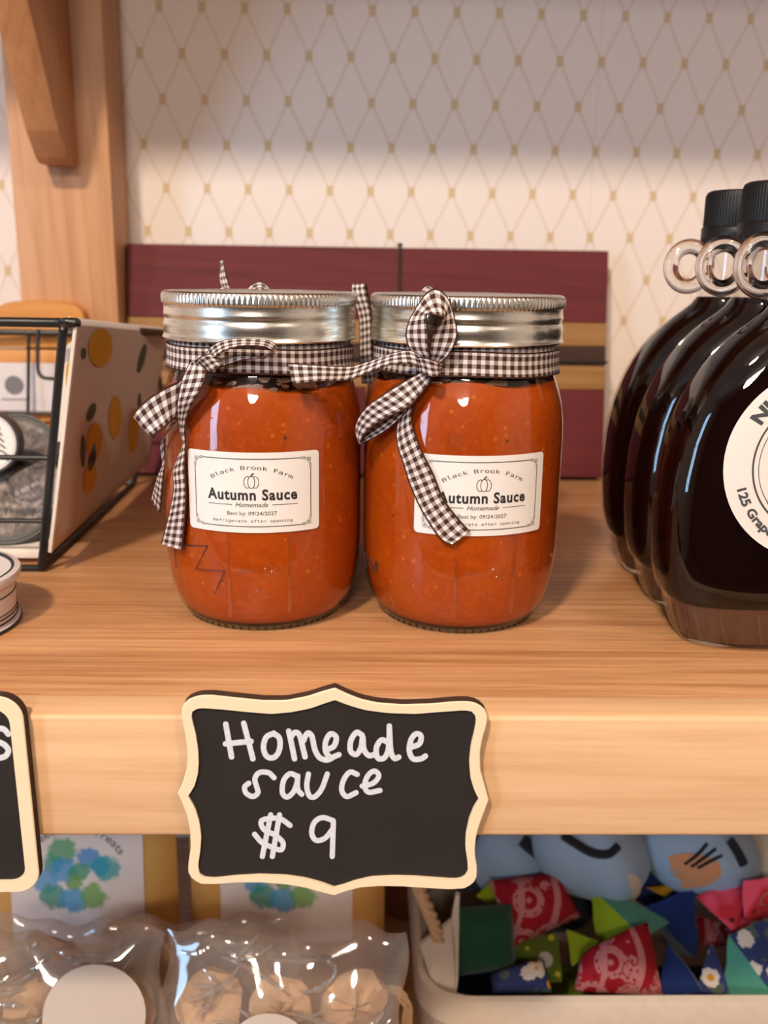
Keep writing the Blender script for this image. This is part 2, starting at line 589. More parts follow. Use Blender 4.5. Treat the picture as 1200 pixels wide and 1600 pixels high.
def m_watercolour():
    """Blue and green blotted watercolour flower; the print uses the label's own UV (mm from its centre)."""
    n = N('watercolour_label')
    tc = n.new('ShaderNodeTexCoord')
    uv = tc.outputs['UV']
    p = n.xyz(uv)
    wob = n.new('ShaderNodeTexNoise')
    n.link(uv, wob.inputs[0])
    wob.inputs['Scale'].default_value = 0.22
    wob.inputs['Detail'].default_value = 3
    w = n.xyz(wob.outputs['Color'])
    px = n.math('ADD', p[0], n.math('MULTIPLY', n.math('SUBTRACT', w[0], 0.5), 9.0))
    py = n.math('ADD', p[1], n.math('MULTIPLY', n.math('SUBTRACT', w[1], 0.5), 9.0))
    c = n.mix(n.noise(uv, 0.05), (0.80, 0.72, 0.67), (0.83, 0.75, 0.70))
    blobs = [(-7, 15, 8.5, (0.07, 0.36, 0.16)), (-12, 8, 6, (0.06, 0.34, 0.22)), (7, 11, 7, (0.03, 0.27, 0.60)), (17, 5, 8, (0.03, 0.38, 0.38)),
             (-6, 4, 8, (0.05, 0.33, 0.62)), (-16, -2, 7.5, (0.09, 0.36, 0.66)), (-13, -11, 8, (0.04, 0.32, 0.22)), (2, 3, 6, (0.05, 0.33, 0.20)),
             (-1, -3, 5, (0.17, 0.38, 0.07)), (-2, -13, 8, (0.04, 0.35, 0.62)), (9, -11, 8, (0.15, 0.40, 0.07)), (13, 6, 5.5, (0.03, 0.34, 0.50))]
    for x, y, r, col in blobs:
        d = n.math('SQRT', n.math('ADD', n.math('POWER', n.math('SUBTRACT', px, x), 2.0), n.math('POWER', n.math('SUBTRACT', py, y), 2.0)))
        f = n.math('SUBTRACT', 1.0, n.step(d, r * 0.72, r * 1.06))
        c = n.mix(n.math('MULTIPLY', f, 0.85), c, col)
    n.base(c)
    n.set(Roughness=0.5)
    MATS['watercolour_label'] = n.m


m_watercolour()

# ------------------------------------------------------------------ mesh helpers
ORG = {}


def tag(o, label=None, cat=None, group=None, kind=None):
    if label:
        o['label'] = label
    if cat:
        o['category'] = cat
    if group:
        o['group'] = group
    if kind:
        o['kind'] = kind
    return o


def thing(name, label, cat, p, group=None):
    o = bpy.data.objects.new(name, None)
    COL.objects.link(o)
    o.location = world(p)
    o.empty_display_size = 0.01
    ORG[o.name] = np.array(p, float)
    return tag(o, label, cat, group)


def mk(name, V, Fc, mat, parent=None, origin=None, uv=None, smooth=True, mats=None, fm=None):
    """One mesh object from points in millimetres."""
    V = np.asarray(V, float)
    if parent is not None:
        org = ORG[parent.name]
    else:
        org = np.array(origin if origin is not None else (0, 0, -SHELF_TOP), float)
    me = bpy.data.meshes.new(name)
    me.from_pydata(((V - org) / 1000.0).tolist(), [], [tuple(int(i) for i in f) for f in Fc])
    for m in (mats or [mat]):
        me.materials.append(MATS[m])
    if fm is not None:
        me.polygons.foreach_set('material_index', list(fm))
    if smooth:
        me.polygons.foreach_set('use_smooth', [True] * len(me.polygons))
    if uv is not None:
        l = me.uv_layers.new(name='UVMap')
        uv = np.asarray(uv, float)
        idx = np.empty(len(me.loops), int)
        me.loops.foreach_get('vertex_index', idx)
        l.data.foreach_set('uv', uv[idx].ravel())
    me.update()
    o = bpy.data.objects.new(name, me)
    COL.objects.link(o)
    if parent is not None:
        o.parent = parent
    else:
        o.location = world(org)
    ORG[o.name] = org
    if smooth:
        try:
            me.set_sharp_from_angle(angle=math.radians(38))
        except Exception:
            pass
    return o


def join(*parts):
    V, Fc, k = [], [], 0
    for v, f in parts:
        V += [tuple(p) for p in v]
        Fc += [tuple(i + k for i in q) for q in f]
        k += len(v)
    return V, Fc


def bevel_box(lo, hi, r=1.0, seg=2):
    bm = bmesh.new()
    bmesh.ops.create_cube(bm, size=1.0)
    lo, hi = np.array(lo, float), np.array(hi, float)
    for v in bm.verts:
        v.co = Vector(((v.co[i] + 0.5) * (hi[i] - lo[i]) + lo[i] for i in range(3)))
    if r > 0:
        bmesh.ops.bevel(bm, geom=bm.edges[:] + bm.verts[:], offset=r, segments=seg, affect='EDGES', profile=0.5)
    return from_bm(bm)


def from_bm(bm):
    bm.verts.ensure_lookup_table()
    bm.verts.index_update()
    V = [tuple(v.co) for v in bm.verts]
    Fc = [tuple(v.index for v in f.verts) for f in bm.faces]
    bm.free()
    return V, Fc


def lathe(profile, seg, c=(0, 0, 0), fn=None, closed_bottom=True, closed_top=True):
    """Surface of revolution about z through c; fn(radius, ring index, angle) may change the radius."""
    V, Fc = [], []
    n = len(profile)
    for i, (r, z) in enumerate(profile):
        for j in range(seg):
            a = 2 * math.pi * j / seg
            rr = fn(r, i, a) if fn else r
            V.append((c[0] + rr * math.sin(a), c[1] - rr * math.cos(a), c[2] + z))
    for i in range(n - 1):
        for j in range(seg):
            k = (j + 1) % seg
            Fc.append((i * seg + j, i * seg + k, (i + 1) * seg + k, (i + 1) * seg + j))
    if closed_bottom:
        Fc.append(tuple(range(seg - 1, -1, -1)))
    if closed_top:
        Fc.append(tuple(range((n - 1) * seg, n * seg)))
    return V, Fc


def catmull(P, n=8, closed=False):
    P = np.asarray(P, float)
    m = len(P)
    out = []
    for i in range(m if closed else m - 1):
        if closed:
            p0, p1, p2, p3 = P[(i - 1) % m], P[i], P[(i + 1) % m], P[(i + 2) % m]
        else:
            p1, p2 = P[i], P[i + 1]
            p0 = P[i - 1] if i > 0 else 2 * p1 - p2
            p3 = P[i + 2] if i + 2 < m else 2 * p2 - p1
        for k in range(n):
            t = k / n
            out.append(0.5 * ((2 * p1) + (-p0 + p2) * t + (2 * p0 - 5 * p1 + 4 * p2 - p3) * t * t + (-p0 + 3 * p1 - 3 * p2 + p3) * t ** 3))
    if not closed:
        out.append(P[-1])
    return np.array(out)


def tube(P, r, seg=8, closed=False, caps=True):
    P = np.asarray(P, float)
    m = len(P)
    rs = np.full(m, r) if np.isscalar(r) else np.asarray(r, float)
    V, Fc = [], []
    up = None
    for i in range(m):
        if closed:
            t = P[(i + 1) % m] - P[i - 1]
        else:
            t = P[min(i + 1, m - 1)] - P[max(i - 1, 0)]
        t = t / (np.linalg.norm(t) + 1e-9)
        if up is None:
            up = np.cross(t, [0, 0, 1.0])
            if np.linalg.norm(up) < 0.1:
                up = np.cross(t, [0, 1.0, 0])
        up = up - t * np.dot(up, t)
        up /= np.linalg.norm(up) + 1e-9
        w = np.cross(t, up)
        for j in range(seg):
            a = 2 * math.pi * j / seg
            V.append(P[i] + rs[i] * (math.cos(a) * up + math.sin(a) * w))
    for i in range(m if closed else m - 1):
        k = (i + 1) % m
        for j in range(seg):
            l = (j + 1) % seg
            Fc.append((i * seg + j, i * seg + l, k * seg + l, k * seg + j))
    if caps and not closed:
        Fc.append(tuple(range(seg - 1, -1, -1)))
        Fc.append(tuple(range((m - 1) * seg, m * seg)))
    return V, Fc


def prism(outline, dirn, depth):
    """Extrude a closed planar outline (points, mm) by depth along dirn."""
    P = np.asarray(outline, float)
    d = np.asarray(dirn, float) * depth
    n = len(P)
    V = [tuple(p) for p in P] + [tuple(p + d) for p in P]
    Fc = [tuple(range(n)), tuple(range(2 * n - 1, n - 1, -1))]
    for i in range(n):
        k = (i + 1) % n
        Fc.append((k, i, i + n, k + n))
    return V, Fc


def resample(P, n):
    P = np.asarray(P, float)
    d = np.r_[0, np.cumsum(np.linalg.norm(np.diff(P, axis=0), axis=1))]
    s = np.linspace(0, d[-1], n)
    return np.stack([np.interp(s, d, P[:, i]) for i in range(P.shape[1])], 1)


def strip(pairs, n=7, th=0.28):
    """Ribbon between two edges; pairs = [(edge a point, edge b point)]. Returns V, F, UV in mm; the weave runs along it."""
    A = catmull([p[0] for p in pairs], n)
    B = catmull([p[1] for p in pairs], n)
    m = len(A)
    C = (A + B) / 2
    ls = np.r_[0, np.cumsum(np.linalg.norm(np.diff(C, axis=0), axis=1))]
    V, UV, Fc = [], [], []
    K = 4
    for i in range(m):
        t = C[min(i + 1, m - 1)] - C[max(i - 1, 0)]
        w = B[i] - A[i]
        nrm = np.cross(t, w)
        nrm = nrm / (np.linalg.norm(nrm) + 1e-9)
        for side in (0.5, -0.5):
            for k in range(K + 1):
                s = k / K
                bow = math.sin(math.pi * s) * 0.35
                V.append(A[i] * (1 - s) + B[i] * s + nrm * (side * th + bow))
                UV.append((ls[i], 9.6 * s))
    W = 2 * (K + 1)
    for i in range(m - 1):
        for k in range(K):
            a = i * W + k
            Fc.append((a, a + 1, a + 1 + W, a + W))
            b = a + K + 1
            Fc.append((b + 1, b, b + W, b + 1 + W))
        Fc.append((i * W, i * W + W, i * W + W + K + 1, i * W + K + 1))
        Fc.append((i * W + K + W, i * W + K, i * W + 2 * K + 1, i * W + 2 * K + 1 + W))
    return V, Fc, UV


def stroke2(P, w, cap=True, n=6, smooth=True):
    """Flat pen stroke in 2D with round ends."""
    P = np.asarray(P, float)
    if smooth and len(P) > 2:
        P = catmull(P, n)
    V, Fc = [], []
    m = len(P)
    for i in range(m):
        t = P[min(i + 1, m - 1)] - P[max(i - 1, 0)]
        t = t / (np.linalg.norm(t) + 1e-9)
        nn = np.array([-t[1], t[0]])
        V += [tuple(P[i] + nn * w / 2), tuple(P[i] - nn * w / 2)]
    for i in range(m - 1):
        Fc.append((2 * i + 1, 2 * i + 3, 2 * i + 2, 2 * i))
    if cap:
        for e, s in ((0, 1), (m - 1, -1)):
            q = P[min(e + 1, m - 1)] - P[max(e - 1, 0)]
            a0 = math.atan2(q[1], q[0]) + (math.pi / 2 if s == 1 else -math.pi / 2)
            k = len(V)
            V.append(tuple(P[e]))
            for j in range(9):
                a = a0 + math.pi * j / 8
                V.append((P[e][0] + w / 2 * math.cos(a), P[e][1] + w / 2 * math.sin(a)))
            for j in range(8):
                Fc.append((k, k + 1 + j, k + 2 + j))
    return V, Fc


_font = {}


def font(which):
    if which is None:
        return None
    if which not in _font:
        _font[which] = None
        try:
            import os
            p = os.path.join(bpy.utils.system_resource('DATAFILES', path='fonts'), which)
            _font[which] = bpy.data.fonts.load(p)
        except Exception:
            pass
    return _font[which]


def text2(s, size, width=None, f=None, bold=0.0, shear=0.0, spacing=1.0):
    """Lettering as flat 2D triangles, centred on x, baseline at 0."""
    cu = bpy.data.curves.new('text', 'FONT')
    cu.body = s
    cu.size = size
    cu.align_x = 'CENTER'
    cu.space_character = spacing
    cu.shear = shear
    cu.offset = bold
    cu.resolution_u = 3
    if font(f):
        cu.font = font(f)
    o = bpy.data.objects.new('text', cu)
    COL.objects.link(o)
    dg = bpy.context.evaluated_depsgraph_get()
    me = bpy.data.meshes.new_from_object(o.evaluated_get(dg))
    V = np.array([v.co[:2] for v in me.vertices])
    Fc = [tuple(p.vertices) for p in me.polygons]
    bpy.data.objects.remove(o)
    bpy.data.curves.remove(cu)
    bpy.data.meshes.remove(me)
    if len(V):
        V[:, 0] -= (V[:, 0].min() + V[:, 0].max()) / 2
        if width:
            V[:, 0] *= width / (V[:, 0].max() - V[:, 0].min())
    return V, Fc


def shift2(vf, dx, dy):
    V, Fc = vf
    return [(p[0] + dx, p[1] + dy) for p in V], Fc


def arc2(vf, rad, cx, cy, up=True, a0=0.0):
    """Bend a line of lettering on a circle of radius rad about (cx, cy)."""
    V, Fc = vf
    out = []
    for x, y in V:
        a = x / rad + a0
        if up:
            r = rad + y
            out.append((cx + r * math.sin(a), cy + r * math.cos(a)))
        else:
            r = rad - y
            out.append((cx + r * math.sin(a), cy - r * math.cos(a)))
    return out, Fc


# ------------------------------------------------------------------ the room
def structure(name, vf, mat, smooth=False):
    o = mk(name, vf[0], vf[1], mat, None, (0, 0, -SHELF_TOP), smooth=smooth)
    o['kind'] = 'structure'
    return o


WALL_Y = 667.0
FLOOR, CEIL = -SHELF_TOP, 1230.0
XL, XR, YF = -1800.0, 1700.0, -2600.0
structure('floor', bevel_box((XL - 60, YF - 60, FLOOR - 40), (XR + 60, WALL_Y + 60, FLOOR), 0), 'floor_wood')
structure('ceiling', bevel_box((XL - 60, YF - 60, CEIL), (XR + 60, WALL_Y + 60, CEIL + 40), 0), 'ceiling_white')
wb = structure('wall_back', bevel_box((XL - 60, WALL_Y, FLOOR), (XR + 60, WALL_Y + 60, CEIL), 0), 'wallpaper')
structure('wall_front', bevel_box((XL - 60, YF - 60, FLOOR), (XR + 60, YF, CEIL), 0), 'darkened_wall')
structure('wall_right', bevel_box((XR, YF, FLOOR), (XR + 60, WALL_Y, CEIL), 0), 'plaster')
WY0, WY1, WZ0, WZ1 = -1390.0, -870.0, -320.0, 900.0
structure('wall_left', join(bevel_box((XL - 60, YF, FLOOR), (XL, WY0, CEIL), 0), bevel_box((XL - 60, WY1, FLOOR), (XL, WALL_Y, CEIL), 0),
                            bevel_box((XL - 60, WY0, FLOOR), (XL, WY1, WZ0), 0), bevel_box((XL - 60, WY0, WZ1), (XL, WY1, CEIL), 0)), 'plaster')
wf = structure('window_1', join(bevel_box((XL - 50, WY0, WZ0), (XL - 10, WY0 + 50, WZ1), 2), bevel_box((XL - 50, WY1 - 50, WZ0), (XL - 10, WY1, WZ1), 2),
                                bevel_box((XL - 50, WY0, WZ0), (XL - 10, WY1, WZ0 + 50), 2), bevel_box((XL - 50, WY0, WZ1 - 50), (XL - 10, WY1, WZ1), 2),
                                bevel_box((XL - 45, WY0, 270), (XL - 15, WY1, 300), 2)), 'frame_white')
v, f = bevel_box((XL - 32, WY0 + 40, WZ0 + 40), (XL - 28, WY1 - 40, WZ1 - 40), 0)
mk('pane', v, f, 'pane_glass', wf, smooth=False)


# ------------------------------------------------------------------ shelves, post, bracket
SH_F, SH_T = 273.5, 43.0       # front face and thickness of the middle shelf
NOSE = 289.5
sh = thing('display_shelf', 'light wooden middle shelf board that the two sauce jars stand on', 'shelf', (0, 470, -SH_T))
v, f = bevel_box((-800, NOSE + 0.3, -SH_T), (900, WALL_Y - 0.5, 0), 0.4)
mk('shelf_panel', v, f, 'shelf_wood', sh)
v, f = bevel_box((-800, SH_F, -SH_T), (900, NOSE - 0.15, 0.1), 1.8, 3)
mk('nosing', v, f, 'nosing_wood', sh)

LOW = -300.0
ls = thing('display_shelf', 'lower wooden shelf under the pouches and fabric basket', 'shelf', (0, 470, LOW - SH_T))
v, f = bevel_box((-800, NOSE - 60 + 0.15, LOW - SH_T), (900, WALL_Y - 0.5, LOW), 0.4)
mk('shelf_panel', v, f, 'shelf_wood', ls)
v, f = bevel_box((-800, SH_F - 60, LOW - SH_T), (900, NOSE - 60 - 0.15, LOW), 1.8, 3)
mk('nosing', v, f, 'nosing_wood', ls)

UP = 392.0
us = thing('display_shelf', 'upper wooden shelf resting on the curved bracket above the jars', 'shelf', (0, 520, UP))
v, f = bevel_box((-800, 416.15, UP), (900, WALL_Y - 0.5, UP + 38), 0.4)
mk('shelf_panel', v, f, 'shelf_wood', us)
v, f = bevel_box((-800, 400, UP), (900, 415.85, UP + 38), 1.8, 3)
mk('nosing', v, f, 'nosing_wood', us)

PX0, PX1, PYF = -218.5, -156.8, 625.0
v, f = bevel_box((PX0, PYF, 0), (PX1, WALL_Y - 0.3, UP), 1.5)
tag(mk('wooden_post', v, f, 'post_wood', None, ((PX0 + PX1) / 2, 645, 0)), 'upright wooden post standing against the patterned wall', 'post')

# curved bracket: profile in the y-z plane, extruded in x
bp = [(625, 392), (440, 392), (440, 378), (452, 362), (485, 338), (520, 308), (550, 272), (575, 234), (590, 212), (604, 198.5), (609, 196), (625, 196)]
bx0, bx1 = -196.0, -176.5
prof = [(y, z) for y, z in bp]
out = [(bx0, y, z) for y, z in prof]
bm = bmesh.new()
v, f = prism(out, (1, 0, 0), bx1 - bx0)
for p in v:
    bm.verts.new(p)
bm.verts.ensure_lookup_table()
for q in f:
    bm.faces.new([bm.verts[i] for i in q])
bmesh.ops.recalc_face_normals(bm, faces=bm.faces)
bmesh.ops.bevel(bm, geom=bm.edges[:], offset=1.2, segments=2, affect='EDGES', profile=0.5)
v, f = from_bm(bm)
tag(mk('shelf_bracket', v, f, 'bracket_wood', None, (-186, 620, 196)), 'curved wooden bracket fixed to the upright post', 'bracket')

# ------------------------------------------------------------------ cutting board leaning on the wall
al = math.radians(10.0)
bo = np.array([-155.5, 624.0, 0.0])
bu, bv, bn = np.array([1.0, 0, 0.0]), np.array([0, math.sin(al), math.cos(al)]), np.array([0, math.cos(al), -math.sin(al)])
BW, BH, BT = 319.0, 151.0, 15.5
lift = BT * math.sin(al)
bo = bo + np.array([0, 0, lift])
cb = thing('cutting_board', 'dark purple cutting board with pale oak stripes leaning on the wall', 'cutting board', (4, 640, 0))
ys = [0, 52.5, 76.0, 93.0, 107.5, BH]
strips = [(0, 49.0, 'purpleheart'), (49.0, 79.5, 'oak_strip'), (79.5, 97.5, 'walnut_strip'), (97.5, 112.5, 'oak_strip'), (112.5, BH, 'purpleheart')]
strips = [(0, 59.0, 'purpleheart'), (59.0, 75.0, 'oak_strip'), (75.0, 88.0, 'walnut_strip'), (88.0, 103.5, 'oak_strip'), (103.5, BH, 'purpleheart')]
for i, (a, b, m) in enumerate(strips):
    v, f = bevel_box((0, 0.12 if i else 0, a + 0.03), (BW, BT, b - 0.03), 0.5, 1)
    v = [bo + bu * p[0] + bn * p[1] + bv * p[2] for p in v]
    o = mk('strip', v, f, m, cb)
    o['label'] = {'purpleheart': 'dark purple wood strip', 'oak_strip': 'pale oak strip', 'walnut_strip': 'dark walnut strip'}[m]
# the black cord tied round the board both ways
def bpt(x, y, d):
    return bo + bu * x + bv * y + bn * d
cx = 180.0
v1 = tube([bpt(cx, -0.2, -0.9), bpt(cx, BH + 1, -0.9), bpt(cx, BH + 1, BT + .8)], 0.9, 8)
v2 = tube([bpt(-1, 77.5, BT), bpt(-1, 77.5, -0.9), bpt(BW + 1, 77.5, -0.9), bpt(BW + 1, 77.5, BT)], 0.9, 8)
v3 = tube(catmull([bpt(cx - 1.6, BH + .9, -0.9), bpt(cx, BH + 2.0, -1.2), bpt(cx + 1.6, BH + .9, -0.9)], 5), 0.9, 8)
v, f = join(v1, v2, v3)
mk('cord', v, f, 'cord', cb)


# ------------------------------------------------------------------ sauce jars
JR = 39.4
GLASS_PROFILE = [(27.5, 0.6), (29.0, 0.0), (30.6, 0.5), (32.6, 2.6), (35.0, 6.0), (36.9, 10.5), (38.2, 16), (39.0, 23), (39.4, 31), (39.4, 45), (39.4, 60), (39.4, 74),
                 (39.1, 81), (38.3, 87), (37.0, 92), (35.5, 96.5), (34.3, 100), (33.6, 104), (33.4, 110), (33.4, 124)]
SAUCE_PROFILE = [(20, 1.9), (28, 2.2), (31.9, 3.6), (34.5, 6.8), (36.3, 11.5), (37.7, 17), (38.6, 24), (39.05, 32), (39.05, 45), (39.05, 60), (39.05, 74),
                 (38.7, 81), (37.9, 87), (36.6, 92)]


def on_jar(c, u, h, r=JR, a0=0.0):
    a = u / JR + a0
    return (c[0] + r * math.sin(a), c[1] - r * math.cos(a), c[2] + h)


def rounded_rect(w, h, r, n=6):
    out = []
    for cx_, cy_, s in ((w / 2 - r, h / 2 - r, 0), (-w / 2 + r, h / 2 - r, 1), (-w / 2 + r, -h / 2 + r, 2), (w / 2 - r, -h / 2 + r, 3)):
        for j in range(n + 1):
            a = math.pi / 2 * (s + j / n)
            out.append((cx_ + r * math.cos(a), cy_ + r * math.sin(a)))
    return out


def patch_label(w, h, r, nu=28):
    """Rounded rectangle as columns so that it can bend round a jar."""
    V, Fc = [], []
    xs = sorted(set([-w / 2 + r * (1 - math.cos(math.pi / 2 * k / 5)) for k in range(6)] + [w / 2 - r * (1 - math.cos(math.pi / 2 * k / 5)) for k in range(6)]
                    + list(np.linspace(-w / 2 + r, w / 2 - r, nu))))
    for x in xs:
        d = max(0.0, abs(x) - (w / 2 - r))
        hh = h / 2 - r + math.sqrt(max(0, r * r - d * d))
        V += [(x, -hh), (x, hh)]
    for i in range(len(xs) - 1):
        Fc.append((2 * i, 2 * i + 2, 2 * i + 3, 2 * i + 1))
    return V, Fc


def densify(P, d=0.8):
    P = np.asarray(P, float)
    out = [P[0]]
    for a, b in zip(P[:-1], P[1:]):
        k = max(1, int(np.linalg.norm(b - a) / d))
        for j in range(1, k + 1):
            out.append(a + (b - a) * j / k)
    return np.array(out)


def jar_label(jar, c, a0, hc):
    """The printed paper label with its lettering, bent round the glass."""
    def bend(vf, r):
        return [on_jar(c, p[0], hc + p[1], r, a0) for p in vf[0]], vf[1]
    W_, H_ = 51.5, 30.0
    base = patch_label(W_, H_, 1.6)
    v0, f0 = bend(base, JR + 0.10)
    v1, _ = bend(base, JR + 0.28)
    n = len(v0)
    fcs = [tuple(i + n for i in q) for q in f0] + [q[::-1] for q in f0]
    ring = [i for i in range(0, n, 2)] + [i for i in range(n - 1, 0, -2)]
    for i in range(len(ring)):
        a, b = ring[i], ring[(i + 1) % len(ring)]
        fcs.append((a, b, b + n, a + n))
    lab = mk('label', v0 + v1, fcs, 'paper_white', jar)
    RT = JR + 0.36

    def put(name, vf, m='ink'):
        v, f = bend(vf, RT)
        return mk(name, v, f, m, lab, smooth=False)
    mono = 'DejaVuSansMono.woff2'
    put('lettering', arc2(text2('Black Brook Farm', 2.75, 31.0, mono), 30.0, 0, -21.2))
    put('lettering', shift2(text2('Autumn Sauce', 5.6, 33.5, None, 0.18, 0, 1.12), 0, -2.55))
    put('lettering', shift2(text2('Homemade', 2.5, 12.0, None, 0.0, 0.35), 0, -5.2))
    put('lettering', shift2(text2('Best by: 09/24/2027', 2.05, 18.2, None), 0, -8.3))
    put('lettering', shift2(text2('Refrigerate after opening', 1.95, 29.5, mono), 0, -11.0))
    put('rule', stroke2(densify([(-16.6, -4.4), (-7.2, -4.4)]), 0.22, False, smooth=False))
    put('rule', stroke2(densify([(7.4, -4.4), (17.0, -4.4)]), 0.22, False, smooth=False))
    # frame with curled corners
    bw, bh = 22.2, 12.6
    parts = []
    for s in (1, -1):
        parts.append(stroke2(densify([(-bw + 3.6, s * bh), (bw - 3.6, s * bh)]), 0.30, False, smooth=False))
        parts.append(stroke2(densify([(s * bw, -bh + 3.6), (s * bw, bh - 3.6)]), 0.30, False, smooth=False))
        for t in (1, -1):
            def q(pts):
                return [(s * (bw - x), t * (bh - y)) for x, y in pts]
            parts.append(stroke2(q([(0.0, 2.6), (0.05, 1.2), (0.1, 0.1), (1.2, 0.05), (2.6, 0.0)]), 0.14))
            parts.append(stroke2(q([(3.6, 0.0), (3.1, 0.5), (2.5, 0.3), (2.7, -0.2), (3.3, -0.3)]), 0.22))
            parts.append(stroke2(q([(0.0, 3.6), (0.5, 3.1), (0.3, 2.5), (-0.2, 2.7), (-0.3, 3.3)]), 0.22))
            parts.append(stroke2(q([(0.3, 2.2), (1.0, 1.7), (0.9, 0.9), (1.7, 1.0), (2.2, 0.3)]), 0.16))
            parts.append(stroke2(q([(0.4, 0.4), (1.3, 0.6), (0.7, 1.3), (0.4, 0.5)]), 0.14))
    put('border', join(*parts))
    # pumpkin drawing
    k = []
    cy = 4.1
    k.append(stroke2([(1.25 * math.cos(a), cy + 2.3 * math.sin(a)) for a in np.linspace(0, 2 * math.pi, 22)], 0.24))
    for s in (1, -1):
        k.append(stroke2([(s * 0.75, cy + 1.75), (s * 1.2, cy + 2.15), (s * 2.1, cy + 1.8), (s * 2.65, cy + 0.5), (s * 2.55, cy - 1.0), (s * 1.9, cy - 2.0), (s * 1.1, cy - 2.1), (s * 0.7, cy - 1.85)], 0.24))
    k.append(stroke2([(-0.1, cy + 2.2), (0.1, cy + 2.9), (0.8, cy + 3.4)], 0.24))
    k.append(stroke2([(0.25, cy + 2.2), (0.4, cy + 2.7), (1.0, cy + 3.1)], 0.24))
    put('pumpkin_drawing', join(*k))
    return lab


def raised(jar, c, a0, items, name='embossing', w=0.9):
    """Moulded lines standing out of the glass: list of poly-lines (u, h)."""
    for P in items:
        P = densify(P, 0.9)
        v, f = tube([on_jar(c, u, h, JR + 0.05 if 24 < h < 76 else JR - max(0, (24 - h) * 0.02), a0) for u, h in P], w / 2, 6)
        mk(name, v, f, 'jar_glass', jar)


